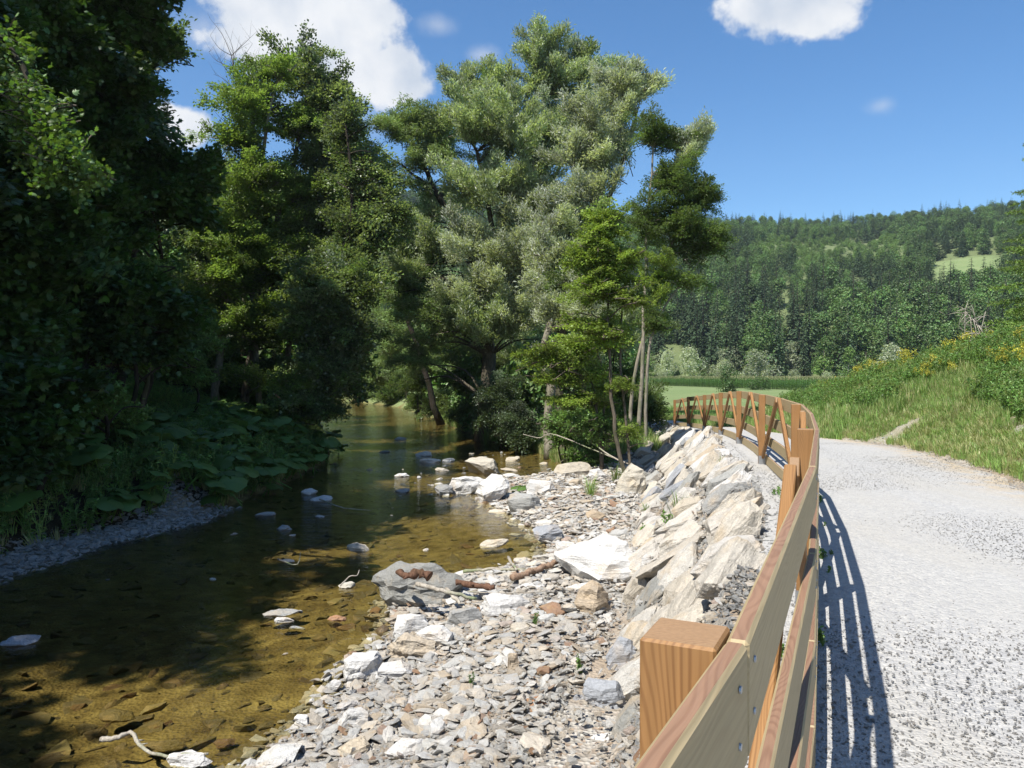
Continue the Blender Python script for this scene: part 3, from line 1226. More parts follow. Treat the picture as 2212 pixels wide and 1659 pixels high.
def scatter_path():
    n = 70000
    x, y = reg_path(n)
    z = np.interp(y, FY, FZ) + .012
    s = .009 * (3.6) ** (RS.rand(n) ** 1.8)
    tm = tmpl_set('path_chip', 8, 'pathstone', ((.5, .95), (.3, .6)), 8, 600)
    return scatter_object('path_chippings', np.stack([x, y, z], -1), stone_rots(n, .32), s, RS.randint(0, 8, n), tm)


scatter_path()


def reg_edge(n):
    y = 6 + 26 * RS.rand(n) ** 1.2
    return np.interp(y, EY, EX) + RS.normal(.15, .35, n) + RS.rand(n) ** 3 * 2.5, y


scatter_stones('embankment_pebbles', 5200, reg_edge, (.02, .13), 'rock', .4, seed=700, pw=2.4)


# the retaining wall of set boulders below the fence
def build_wall():
    rt = empty('boulder_wall', (4.2, 16, -1), 'retaining wall of large cream and white boulders below the fence', 'wall')
    base = Vector(rt.location)
    mats = ['wall_stone'] * 8 + ['rock_grey', 'rock_cream', 'rock_white', 'rock_blue']
    meshes = {}
    rs = np.random.RandomState(12)
    s = 0.0
    y = 6.6
    k = 0
    while y < 36.5:
        step = rs.uniform(.6, .95)
        for row in range(3):
            yy = y + rs.uniform(-.15, .15) + row * .3
            xf = float(np.interp(yy, FY, FX))
            d = (-.72, -1.3, -1.9)[row] * (1 - .26 * (1 - float(sstep(6, 10, yy)))) + rs.uniform(-.1, .1)
            if row == 0 and rs.rand() < .12:
                continue
            x = xf + d / .92
            z = hz(x, yy)
            W = rs.uniform(.75, 1.1) * (1.4 if rs.rand() < .3 else 1.0)
            mat = mats[rs.randint(len(mats))]
            me = slab_mesh('boulder', 900 + k, (W, rs.uniform(.5, .85), rs.uniform(.38, .55)), 20, 3 if yy < 16 else 2, .028, mat, 0)
            k += 1
            o = link('boulder', me, rt)
            # lie with the face on the slope, long side running up it, leaning away
            up = Vector((.72 * .94, -.3, .72)).normalized()
            tang = Vector((float(np.interp(yy + .5, FY, FX)) - xf, .5, 0)).normalized()
            nrm = up.cross(tang).normalized()
            if nrm.z < 0:
                nrm = -nrm
            R = Matrix((up, nrm.cross(up), nrm)).transposed() @ Matrix.Rotation(rs.uniform(-.32, .32), 3, 'Z') @ Matrix.Rotation(rs.uniform(-.25, .25), 3, 'Y') @ Matrix.Rotation(rs.uniform(-.2, .2), 3, 'X')
            set_mat(o, Vector((x, yy, z)) + nrm * rs.uniform(-.07, .05) - base, R)
        y += step
    return rt


build_wall()

# named stones: (u, v of the foot, width in px, ground z, material, dims factor (depth, height), label)
NAMED = [
    (900, 1318, 185, -1.98, 'rock_grey', (.45, .34), 'long smooth grey boulder at the water edge with a brown root on top'),
    (1110, 1268, 170, -1.86, 'rock_cream', (.55, .10), 'broad flat cream slab under the reddish log'),
    (1290, 1275, 185, -1.8, 'rock_white', (.75, .36), 'large rounded white boulder at the foot of the boulder wall'),
    (1085, 1345, 120, -1.85, 'rock_white', (.5, .30), 'white blocky stone right of the long grey boulder'),
    (1005, 1365, 75, -1.9, 'rock_grey', (.6, .4), 'grey stone with dark stains in front of the long grey boulder'),
    (1280, 1350, 75, -1.8, 'rock_tan', (.8, .75), 'upright rounded grey-tan stone below the white boulder'),
    (1145, 1295, 70, -1.85, 'rock_white', (.6, .3), 'white stone just below the cream slab'),
    (1250, 1300, 80, -1.85, 'rock_white', (.5, .3), 'white split stone in front of the large rounded white boulder'),
    (885, 1375, 75, -1.93, 'rock_white', (.6, .4), 'pale wedge-shaped stone at the water edge below the long grey boulder'),
    (885, 1425, 105, -1.92, 'rock_cream', (.4, .3), 'long cream stone lying aslant near the water'),
    (940, 1412, 75, -1.9, 'rock_white', (.7, .45), 'angular white stone right of the long cream stone'),
    (780, 1470, 90, -1.95, 'rock_white', (.7, .36), 'flat-topped white block on the waterline, left edge of the gravel bar'),
    (850, 1472, 75, -1.92, 'rock_white', (.6, .3), 'white split slab beside the flat-topped white block'),
    (725, 1490, 30, -1.97, 'rock_white', (.8, .6), 'small round white pebble at the tip of the gravel bar'),
    (1130, 1400, 58, -1.85, 'rock_cream', (.7, .6), 'cream and rust stained stone in the middle of the gravel bar'),
    (1110, 1490, 34, -1.83, 'rock_tan', (.5, 2.4), 'narrow tan slab standing upright in the gravel'),
    (1032, 1402, 18, -1.85, 'rock_tan', (.6, 2.2), 'small pointed tan stone standing on end'),
    (1172, 1580, 98, -1.84, 'rock_rust', (.6, .42), 'rusty brown block low on the gravel bar'),
    (1310, 1550, 85, -1.75, 'rock_blue', (.7, .62), 'blue-grey boulder partly hidden by the near fence post'),
    (1345, 1455, 70, -1.7, 'rock_blue', (.7, .7), 'blue-grey boulder left of the near fence post top'),
    (1255, 1545, 48, -1.8, 'rock_blue', (.7, .85), 'small blue-white stone between the rusty block and the fence post'),
    (1290, 1640, 85, -1.8, 'rock_white', (.7, .3), 'white split stone at the lower edge near the fence board'),
    (890, 1659, 100, -1.88, 'rock_white', (.6, .35), 'rounded white stone at the bottom edge of the gravel bar'),
    (760, 1648, 60, -1.93, 'rock_cream', (.7, .5), 'cream block at the bottom edge of the gravel bar'),
    (765, 1575, 72, -1.92, 'rock_white', (.5, .35), 'long white pebble low on the gravel bar near the water'),
    (648, 1568, 38, -1.98, 'rock_white', (.7, .5), 'lone white pebble in the shallow water off the gravel bar'),
    (770, 1190, 50, -2.0, 'rock_cream', (.7, .48), 'lone pale angular stone in mid stream'),
    (1065, 1180, 62, -1.99, 'rock_cream', (.6, .30), 'low cream rock in shallow water beside the gravel bar'),
    (748, 1270, 38, -2.0, 'rock_cream', (.7, .5), 'small pale stone in the stream with a curved white stick on it'),
    (28, 1395, 82, -2.0, 'rock_blue', (.7, .30), 'grey-white rock in the shaded stream at the left edge'),
    (605, 1330, 78, -2.0, 'rock_grey', (.55, .16), 'flat dark grey stone breaking the water'),
    (610, 1345, 48, -2.0, 'rock_white', (.6, .32), 'white stone leaning on the flat dark grey stone'),
    (640, 1360, 40, -2.02, 'rock_grey', (.5, .2), 'grey stone with a twig at the sunlit edge of the shadow'),
    (728, 1340, 46, -2.0, 'rock_rust', (.5, .25), 'rust and white stone in the stream left of the long grey boulder'),
    (662, 1068, 42, -1.99, 'rock_white', (.7, .5), 'upper pale rock of the pair in the shaded stream'),
    (692, 1084, 58, -2.0, 'rock_white', (.6, .34), 'lower pale rock of the pair in the shaded stream'),
    (570, 1115, 50, -2.0, 'rock_grey', (.6, .24), 'flat grey rock in the shade near the butterbur bank'),
    (612, 1145, 34, -2.0, 'rock_grey', (.7, .5), 'grey cone-shaped rock in the dark part of the stream'),
    (690, 1118, 20, -2.0, 'rock_grey', (.7, .4), 'small grey stone right of the pale pair of rocks'),
    (620, 1215, 30, -2.0, 'rock_grey', (.7, .35), 'grey stone with twigs in the dark water'),
    (926, 1000, 48, -2.0, 'rock_white', (.6, .35), 'white flat rock in the stream, nearest of the far group'),
    (915, 985, 38, -2.0, 'rock_white', (.7, .4), 'white rock behind the flat white rock in the far stream'),
    (968, 997, 30, -2.0, 'rock_white', (.7, .4), 'white rock right of the two white rocks in the far stream'),
    (954, 1018, 34, -2.0, 'rock_cream', (.7, .4), 'cream rock in brown shallow water'),
    (866, 1030, 34, -2.0, 'rock_white', (.7, .35), 'white flat pebble alone in the brown shallows'),
    (905, 1033, 12, -2.0, 'rock_white', (.7, .7), 'tiny white pebble in the brown shallows'),
    (868, 1064, 36, -2.0, 'rock_grey', (.7, .4), 'pale grey rock at the rim of the dark water'),
    (1038, 1022, 72, -1.98, 'rock_cream', (.6, .30), 'broad cream rock on the stony spit'),
    (1100, 1017, 40, -1.99, 'rock_cream', (.6, .2), 'thin flat cream stone beside the still pool'),
    (1108, 995, 34, -1.99, 'rock_cream', (.6, .45), 'pointed cream rock by the grassy bank'),
    (1105, 1030, 42, -1.99, 'rock_white', (.6, .22), 'white flat stone beside the still pool'),
    (1065, 1082, 62, -1.95, 'rock_white', (.7, .6), 'large white rounded rock at the head of the gravel bar'),
    (1012, 1065, 90, -1.97, 'rock_white', (.5, .25), 'long low white rock on the stony spit'),
    (958, 1068, 40, -1.98, 'rock_grey', (.7, .5), 'grey rock at the tip of the stony spit'),
    (1240, 1045, 85, -1.93, 'rock_cream', (.6, .35), 'cream blocks at the edge of the still pool'),
    (1290, 1052, 45, -1.9, 'rock_white', (.8, .85), 'upright white rock near the sapling'),
    (1250, 1010, 26, -2.0, 'rock_cream', (.7, .5), 'pale pebble standing in the still pool'),
    (1258, 1022, 26, -1.97, 'rock_white', (.8, .8), 'white rock on the rim of the still pool'),
    (1200, 975, 26, -1.9, 'rock_white', (.8, .8), 'white rock at the foot of the grassy bank'),
    (1130, 1105, 70, -1.93, 'rock_grey', (.6, .35), 'dark grey layered slab in shade at the head of the gravel bar'),
    (1168, 1080, 60, -1.92, 'rock_white', (.7, .5), 'white angular rock beside the dark layered slabs'),
    (1230, 1098, 55, -1.9, 'rock_white', (.6, .35), 'white tilted rock left of the butterbur seedling'),
    (1290, 1130, 50, -1.85, 'rock_tan', (.8, .6), 'tan rounded rock below the sapling'),
    (1185, 1165, 62, -1.9, 'rock_blue', (.6, .3), 'blue-grey slab near the waterline'),
    (1365, 1075, 62, -1.75, 'rock_cream', (.7, .75), 'orange-tinted rock at the foot of the sapling'),
    (1220, 1200, 60, -1.9, 'rock_white', (.6, .3), 'white slab at the inner bend of the waterline'),
    (1400, 1262, 34, -1.6, 'rock_white', (.6, 1.8), 'white square rock standing against the boulder wall'),
    (432, 1388, 74, -2.13, 'bedrock', (.7, .35), 'reddish brown stone under the sunlit water'),
    (240, 1560, 80, -2.12, 'bedrock', (.8, .3), 'big yellowish stone under water near the bottom left'),
    (345, 1625, 105, -2.08, 'bedrock', (.5, .25), 'long yellow-brown slab under water beside the white stick'),
    (480, 1615, 50, -2.05, 'bedrock', (.8, .4), 'yellowish block just under water at the gravel bar'),
    (830, 978, 26, -2.0, 'rock_grey', (.7, .3), 'small dark stone above the white rocks of the far stream'),
    (865, 950, 28, -2.0, 'rock_white', (.7, .35), 'pale stone with sticks in the far stream'),
    (398, 1655, 85, -1.99, 'rock_white', (.6, .35), 'white stone under the white stick at the bottom edge'),
]
for i, (u, v, wpx, z, mat, (dk, hk), label) in enumerate(NAMED):
    p = onz(u, v, z)
    w = wpx * p.y / FPX * (1.22 if wpx >= 58 and z > -2.0 else 1.06)
    hk = hk * (1.3 if wpx >= 58 and z > -1.99 else 1.0)
    det = 3 if wpx > 80 else 2
    me = slab_mesh('stone', 2000 + i, (w, w * dk, w * hk * (1.3 if z > -1.985 else .95)), 26, det, .035, mat, dome=z < -1.985 or 'ounded' in label or 'long smooth' in label)
    o = link('boulder' if wpx > 110 else 'stone', me)
    o.location = (p.x, p.y + w * dk * .35, z + w * hk * (.36 if z > -1.985 else .10))
    o.rotation_euler = (random.uniform(-.08, .08), random.uniform(-.06, .06), random.uniform(-.3, .3))
    tag(o, label, 'stone')

# countable loose stones of the bar, each its own object
LOOSE = []
for i in range(16):
    rs = np.random.RandomState(3000 + i)
    LOOSE.append(slab_mesh('loose_stone', 3000 + i, (1, rs.uniform(.5, .9), rs.uniform(.2, .45)), 18, 2, .03, 'rock'))
placed = []
names = [onz(n[0], n[1], n[3]) for n in NAMED]
tries = 0
while len(placed) < 140 and tries < 9000:
    tries += 1
    x, y = reg_bar(1, 4.6, 26.5, 1.15, .5)
    x, y = float(x[0]), float(y[0])
    s = .24 * 2.5 ** (RS.rand() ** 1.3) * (1 if y > 7 else .85)
    if any((x - q.x) ** 2 + (y - q.y) ** 2 < (.3 + s * .5) ** 2 for q in names):
        continue
    if any((x - a) ** 2 + (y - b) ** 2 < (.42 * (s + c)) ** 2 for a, b, c in placed):
        continue
    placed.append((x, y, s))
    o = link('stone', LOOSE[RS.randint(16)])
    o.location = (x, y, hz(x, y) + s * .08)
    o.rotation_euler = (RS.normal(0, .16), RS.normal(0, .16), RS.uniform(0, 6.28))
    o.scale = (s, s, s * RS.uniform(.7, 1.2))
    tag(o, 'loose angular stone among the rubble of the pale gravel bar', 'stone', 'loose stones of the gravel bar')


DOME = [slab_mesh('stream_stone', 3100 + i, (1, .55 + .05 * i, .34 + .03 * (i % 4)), 16, 2, .04, ('rock', 'rock_grey', 'rock_cream')[i % 3], dome=True) for i in range(9)]
# stones that break the water on the shallow spit and in mid stream
n_spit = 0
rs_ = np.random.RandomState(31)
for i in range(900):
    if n_spit >= 62:
        break
    y = rs_.uniform(22.5, 36)
    x = rs_.uniform(-3.2, 2.6)
    u = CU + x / y * FPX
    if u < 920 or u > 1240 or hz(x, y) > -1.97:
        continue
    s = .10 * 4.2 ** (rs_.rand() ** 1.6)
    o = link('stone', DOME[rs_.randint(9)])
    o.location = (x, y, max(hz(x, y), -2.03) + s * .05)
    o.rotation_euler = (rs_.normal(0, .12), rs_.normal(0, .12), rs_.uniform(0, 6.28))
    o.scale = (s, s, s * rs_.uniform(.6, 1.1))
    tag(o, 'small rock breaking the shallow water beside the stony spit', 'stone', 'small rocks in the shallows of the spit')
    n_spit += 1
for i in range(22):
    y = rs_.uniform(9, 30)
    a, b = np.interp(y, LY, LX) + .8, np.interp(y, RY, RX) - .5
    x = a + (b - a) * rs_.rand()
    if x / y < -.62:
        continue
    s = .10 * 3.0 ** (rs_.rand() ** 1.6)
    o = link('stone', DOME[rs_.randint(9)])
    o.location = (x, y, -2.0 - s * .02)
    o.rotation_euler = (rs_.normal(0, .1), rs_.normal(0, .1), rs_.uniform(0, 6.28))
    o.scale = (s, s, s * rs_.uniform(.7, 1.2))
    tag(o, 'small dark stone just breaking the surface of the stream', 'stone', 'small stones in mid stream')

# driftwood
def stick(name, pts, r0, r1, mat, label, cat='driftwood', n=14, seg=7, twigs=0):
    mb = MB()
    c = spline(pts, n)
    c[1:-1] += np.random.RandomState(len(label)).normal(0, r0 * .25, (n - 2, 3))
    mb.tube(c, np.linspace(r0, r1, n) * (1 + .04 * np.sin(np.arange(n) * 1.3)) * (1 + (mat == 'dead_brown') * np.random.RandomState(n).uniform(-.45, .15, n)), seg)
    rs = np.random.RandomState(len(label) + 1)
    for _ in range(twigs):
        i = rs.randint(2, n - 2)
        d = rs.normal(0, 1, 3)
        d /= np.linalg.norm(d)
        d[2] *= .4
        mb.tube([c[i], c[i] + d * r0 * 1.6, c[i] + d * r0 * 2.6], [r0 * .45, r0 * .3, r0 * .12], 5)
    o = link(name, mb.build(name, M[mat], True))
    return tag(o, label, cat)


def pz(u, v, z, dz=0.0):
    p = onz(u, v, z)
    return (p.x, p.y, p.z + dz + (.07 if z > -1.9 else .02))


stick('driftwood_log', [pz(1105, 1258, -1.66), pz(1150, 1243, -1.64), pz(1202, 1222, -1.6)], .055, .045, 'log', 'reddish peeled log lying on the cream slab', n=16, seg=9, twigs=3)
stick('driftwood_stick', [pz(1000, 1244, -1.8), pz(1060, 1238, -1.76), pz(1150, 1240, -1.72)], .03, .02, 'dead', 'straight pale stick behind the reddish log')
stick('driftwood_stick', [pz(1098, 1212, -1.72), pz(1115, 1240, -1.6)], .028, .02, 'dead', 'short pale stick leaning over the reddish log', n=6)
stick('driftwood_root', [pz(858, 1246, -1.42), pz(880, 1254, -1.36), pz(905, 1246, -1.32), pz(928, 1256, -1.38)], .05, .085, 'dead_brown', 'dark brown root stump on the long grey boulder', n=12, seg=9, twigs=4)
stick('driftwood_stick', [pz(900, 1272, -1.45), pz(960, 1288, -1.5), pz(1030, 1304, -1.6)], .035, .022, 'dead', 'long grey branch resting on the long grey boulder', twigs=1)
stick('driftwood_stick', [pz(965, 1283, -1.62), pz(990, 1310, -1.7), pz(1015, 1335, -1.78)], .035, .02, 'dead', 'forked grey branch hanging down beside the long grey boulder', twigs=1)
stick('driftwood_log', [pz(985, 1268, -1.6), pz(1030, 1275, -1.62), pz(1068, 1278, -1.6)], .05, .06, 'dead_brown', 'knotty tan root left of the white blocky stone', n=10, seg=8, twigs=4)
stick('driftwood_stick', [pz(1010, 1288, -1.62), pz(1080, 1292, -1.66), pz(1185, 1287, -1.68)], .012, .006, 'dead', 'thin stick lying level across the white blocky stone')
stick('driftwood_stick', [pz(220, 1608, -1.98, .03), pz(250, 1618, -1.98, .08), pz(285, 1612, -1.98, .1), pz(330, 1640, -1.98, .02), pz(450, 1640, -1.98, .03)], .028, .012, 'dead', 'bent white stick in shallow water at the bottom left', n=20, twigs=3)
stick('driftwood_stick', [pz(735, 1268, -1.9), pz(755, 1255, -1.86), pz(772, 1252, -1.84), pz(776, 1240, -1.8)], .012, .006, 'dead', 'curved white stick on the small pale stone in the stream')
stick('driftwood_stick', [pz(690, 1080, -1.93), pz(740, 1098, -1.98), pz(800, 1104, -1.97)], .02, .008, 'dead', 'pale stick trailing from the pair of pale rocks', twigs=2)
stick('driftwood_stick', [pz(600, 1210, -1.96), pz(640, 1222, -1.92), pz(650, 1200, -1.8)], .015, .006, 'dead', 'crooked twig on the grey stone in the dark water', twigs=2)
stick('driftwood_stick', [pz(1165, 1312, -1.8), pz(1195, 1290, -1.7)], .012, .008, 'dead', 'small twig leaning in the stones below the cream slab', n=6)

# ------------------------------------------------------------------ foliage


def leaf_quads(P, D, N, ln, wd, droop=.15):
    """P base, D direction, N normal (n,3 each); ln, wd arrays. returns verts, quads"""
    S = np.cross(D, N)
    S /= np.linalg.norm(S, axis=1)[:, None] + 1e-9
    ln = np.asarray(ln)[:, None]
    wd = np.asarray(wd)[:, None]
    a = P
    m = P + D * ln * .5
    b = m + S * wd * .5 + N * wd * .12
    d = m - S * wd * .5 + N * wd * .12
    c = P + D * ln - N * ln * droop
    V = np.stack([a, b, c, d], 1).reshape(-1, 3)
    q = np.arange(len(P) * 4).reshape(-1, 4)
    return V, q


MAPLE = np.array([(0, 0), (.10, -.30), (.38, -.50), (.42, -.22), (.66, -.46), (.66, -.16), (1.0, 0), (.66, .16), (.66, .46), (.42, .22), (.38, .50), (.10, .30)])


def leaf_fans(P, D, N, ln, wd, outline=MAPLE, curl=.25):
    S = np.cross(D, N)
    S /= np.linalg.norm(S, axis=1)[:, None] + 1e-9
    k = len(outline)
    ln = np.asarray(ln)[:, None, None]
    wd = np.asarray(wd)[:, None, None]
    O = outline[None, :, :]
    V = P[:, None, :] + D[:, None, :] * O[..., 0:1] * ln + S[:, None, :] * O[..., 1:2] * wd
    V -= N[:, None, :] * (O[..., 0:1] ** 2 * ln * curl * .5 + np.abs(O[..., 1:2]) ** 2 * wd * curl * 1.2)
    C = P + D * (ln[:, 0] * .42)
    V = np.concatenate([V, C[:, None, :]], 1)
    base = (np.arange(len(P)) * (k + 1))[:, None]
    t = np.stack([np.full(k, k), np.arange(k), (np.arange(k) + 1) % k], -1)
    T = (base[:, :, None] + t[None]).reshape(-1, 3)
    return V.reshape(-1, 3), T


def unit(a):
    return a / (np.linalg.norm(a, axis=-1, keepdims=True) + 1e-9)


def spray(name, seed, mat, n=1200, L=2.4, W=1.3, T=.55, leaf=(.1, .06), droop=.25, upright=.0, fan=False, tilt=.55, bark='bark', leaf_up=.0, nsub=17, spread=1.0):
    """a leafy branch: stem along +X with side twigs carrying leaves"""
    rs = np.random.RandomState(seed)
    mb = MB()
    stem_n = 9
    xs = np.linspace(0, L, stem_n)
    stem = np.stack([xs, .12 * L * np.sin(xs / L * 3 + rs.rand() * 6) * .4, upright * xs - droop * xs ** 2 / L], -1)
    mb.tube(stem, np.linspace(.02, .004, stem_n), 4, 1)
    P, D = [], []
    per = n // nsub
    for i in range(nsub):
        t = .12 + .88 * (i + rs.rand()) / nsub
        x0 = np.array([np.interp(t * L, xs, stem[:, k]) for k in range(3)])
        side = 1 if i % 2 else -1
        ang = side * rs.uniform(.5, 1.15) * spread
        ln = W * (1.05 - t * .75) * rs.uniform(.7, 1.15)
        dirv = unit(np.array([math.cos(ang), math.sin(ang), rs.normal(upright * .7, .28)]))
        k = np.linspace(0, 1, 5)[:, None]
        tw = x0 + dirv * ln * k + np.array([0, 0, -1]) * (droop * .8 * ln * k ** 2)
        mb.tube(tw, np.linspace(.008, .003, 5), 3, 1)
        tt = rs.rand(per) ** .8
        base = x0 + dirv * ln * tt[:, None] + np.array([0, 0, -1]) * (droop * .8 * ln * tt[:, None] ** 2)
        sub = rs.normal(0, 1, (per, 3)) * np.array([.10, .10, T * .26]) * (1 if not fan else 1.1)
        P.append(base + sub)
        dd = dirv[None, :] * .6 + rs.normal(0, .6, (per, 3)) * np.array([1, 1, .45])
        D.append(dd)
    P, D = np.vstack(P), np.vstack(D)
    D[:, 2] += leaf_up
    D = unit(D)
    N = np.array([0, 0, 1.0]) + rs.normal(0, tilt, (len(P), 3))
    N = unit(N - D * np.sum(N * D, 1, keepdims=True))
    sz = rs.uniform(.65, 1.2, len(P))
    if fan:
        V, T3 = leaf_fans(P, D, N, leaf[0] * sz, leaf[1] * sz)
        mb.add(V, None, T3, 0)
    else:
        V, Q = leaf_quads(P, D, N, leaf[0] * sz, leaf[1] * sz)
        mb.add(V, Q, None, 0)
    return mb.build(name, [M[mat], M[bark]])


SP = {
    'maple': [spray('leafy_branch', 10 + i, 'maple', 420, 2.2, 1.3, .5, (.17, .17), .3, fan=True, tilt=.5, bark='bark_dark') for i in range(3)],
    'maple_sunlit': [spray('leafy_branch', 20 + i, 'maple_sunlit', 260, 1.8, .9, .5, (.16, .16), .5, fan=True, tilt=.6) for i in range(2)],
    'beech': [spray('leafy_branch', 30 + i, 'beech', 620, 2.2, 1.2, .32, (.135, .088), .12, tilt=.35, bark='bark_pale', spread=.95) for i in range(3)],
    'alder': [spray('leafy_branch', 40 + i, 'alder', 560, 2.0, 1.15, .5, (.145, .105), .35, tilt=.55, bark='bark_dark') for i in range(3)],
    'willow': [spray('leafy_branch', 50 + i, 'willow', 760, 2.4, 1.1, .6, (.22, .06), .05, upright=.35, tilt=.6, leaf_up=.5, spread=.7) for i in range(3)],
    'willow_silver': [spray('leafy_branch', 60 + i, 'willow_silver', 760, 2.2, 1.0, .6, (.20, .06), .1, upright=.4, tilt=.6, leaf_up=.5, spread=.7) for i in range(3)],
    'willow_green': [spray('leafy_branch', 70 + i, 'willow_green', 680, 2.4, 1.2, .5, (.20, .055), .2, upright=.2, tilt=.55) for i in range(2)],
    'lime': [spray('leafy_branch', 80 + i, 'lime', 460, 1.8, 1.0, .16, (.125, .085), .12, tilt=.3, bark='bark') for i in range(3)],
    'ash': [spray('leafy_branch', 90 + i, 'ash', 430, 2.0, 1.1, .45, (.155, .07), .2, tilt=.5, bark='bark') for i in range(3)],
    'ivy': [spray('leafy_branch', 100 + i, 'ivy', 900, 1.5, .9, .5, (.10, .08), .6, tilt=.6, bark='bark_dark') for i in range(2)],
    'hazel': [spray('leafy_branch', 110 + i, 'herb', 520, 1.3, .8, .3, (.12, .085), .3, tilt=.4, bark='bark') for i in range(2)],
}


def rot_out(out, roll):
    x = Vector(out).normalized()
    up = Vector((0, 0, 1))
    if abs(x.z) > .95:
        up = Vector((0, 1, 0))
    y = up.cross(x).normalized()
    z = x.cross(y)
    return Matrix((x, y, z)).transposed() @ Matrix.Rotation(roll, 3, 'X')


def make_tree(name, label, category, stems, lobes, bark='bark', group=None, seed=0, limb_every=2, lift=.25):
    """stems: list of (points, r0, r1); lobes: (centre, (rx, ry, rz), count, species, scale)"""
    rs = np.random.RandomState(seed + 5)
    base = Vector(stems[0][0][0])
    root = empty(name, base, label, category, group)
    mb = MB()
    curves = []
    for pts, r0, r1 in stems:
        n = 16
        c = spline(pts, n)
        w = rs.normal(0, r0 * .28, (n, 3))
        w[0] = w[-1] = 0
        c = c + w
        rad = np.linspace(r0, r1, n)
        rad[0] *= 1.35
        mb.tube(c - np.array(base), rad, 8)
        curves.append((c, rad))
    allp = np.vstack([c for c, _ in curves])
    allr = np.concatenate([r for _, r in curves])
    k = 0
    more = []
    for a_, b_ in zip(lobes[:-1], lobes[1:]):
        ca, cb = np.array(a_[0]), np.array(b_[0])
        Ra, Rb = np.array(a_[1]), np.array(b_[1])
        if np.linalg.norm(ca - cb) < 1.5 * (Ra[0] + Rb[0]):
            more.append(((ca + cb) / 2, (Ra + Rb) / 2, int((a_[2] + b_[2]) * .28), a_[3], a_[4]))
    for (c, R, cnt, sp, sc) in list(lobes) + more:
        c = np.array(c)
        R = np.array(R)
        for i in range(max(2, int(cnt * .8))):
            d = rs.normal(0, 1, 3)
            d /= np.linalg.norm(d)
            if d[2] < -.55:
                d[2] *= -.5
            rf = rs.uniform(.15, 1.22) * (1 + .3 * math.sin(d[0] * 4 + c[0]) * math.cos(d[2] * 5 + c[2]))
            p = c + d * R * rf
            out = np.array([d[0] * R[0], d[1] * R[1], d[2] * R[2] * .55])
            # away from the trunk too
            j = np.argmin(np.linalg.norm(allp - c, axis=1))
            ax = allp[j]
            o2 = p - ax
            o2[2] *= .3
            out = out / (np.linalg.norm(out) + .1) + .5 * o2 / (np.linalg.norm(o2) + .3) + np.array([0, 0, lift]) + rs.normal(0, .22, 3)
            out = unit(out)
            s = sc * rs.uniform(.75, 1.2)
            L = 2.0 * s
            b = p - out * L * .75
            me = SP[sp][rs.randint(len(SP[sp]))]
            o = link('leafy_branch', me, root)
            o.matrix_basis = Matrix.Translation(Vector(b) - base) @ rot_out(out, rs.normal(0, .35)).to_4x4() @ Matrix.Diagonal((s, s, s, 1))
            if k % limb_every == 0:
                below = allp[:, 2] < b[2] + .3
                if below.any():
                    cand = allp[below]
                    dist = np.linalg.norm(cand - b, axis=1) + .5 * np.abs(cand[:, 2] - (b[2] - .35 * np.linalg.norm(cand[:, :2] - b[:2], axis=1)))
                    j = np.argmin(dist)
                    a = cand[j]
                    ra = allr[below][j]
                    ln = np.linalg.norm(b - a)
                    if ln > .4:
                        mid = (a + b) / 2 + np.array([0, 0, .12 * ln]) + rs.normal(0, .06 * ln, 3)
                        cv = spline([a, mid, b], 7)
                        mb.tube(cv - np.array(base), np.linspace(min(ra * .6, .018 + ln * .018), .014 * s + .004, 7), 5)
            k += 1
    link('trunk', mb.build('trunk', M[bark], True), root)
    return root


def lob(u, v, Y, ru, rv, cnt, sp, sc=1.0, depth=None):
    """crown lobe seen at (u, v) at distance Y; radii in photograph pixels at that distance"""
    c = at(u, v, Y)
    k = Y / FPX
    rx, rz = ru * k, rv * k
    sh = .35 * sc
    return ((c.x, c.y, c.z), (max(rx - sh, .3), max((depth or (rx + rz) / 2) - sh, .3), max(rz - sh, .3)), cnt, sp, sc)


def gp(u, v, Y):
    """ground point under pixel column u at distance Y"""
    p = at(u, v, Y)
    return Vector((p.x, p.y, hz(p.x, p.y) - .15))


def stem(uv, Y, r0, r1, ground=True, dY=0):
    pts = []
    for i, (u, v) in enumerate(uv):
        pts.append(at(u, v, Y + dY * i / max(1, len(uv) - 1)))
    if ground:
        x, y = pts[0].x, pts[0].y
        pts[0] = Vector((x, y, hz(x, y) - .2))
    return (pts, r0, r1)


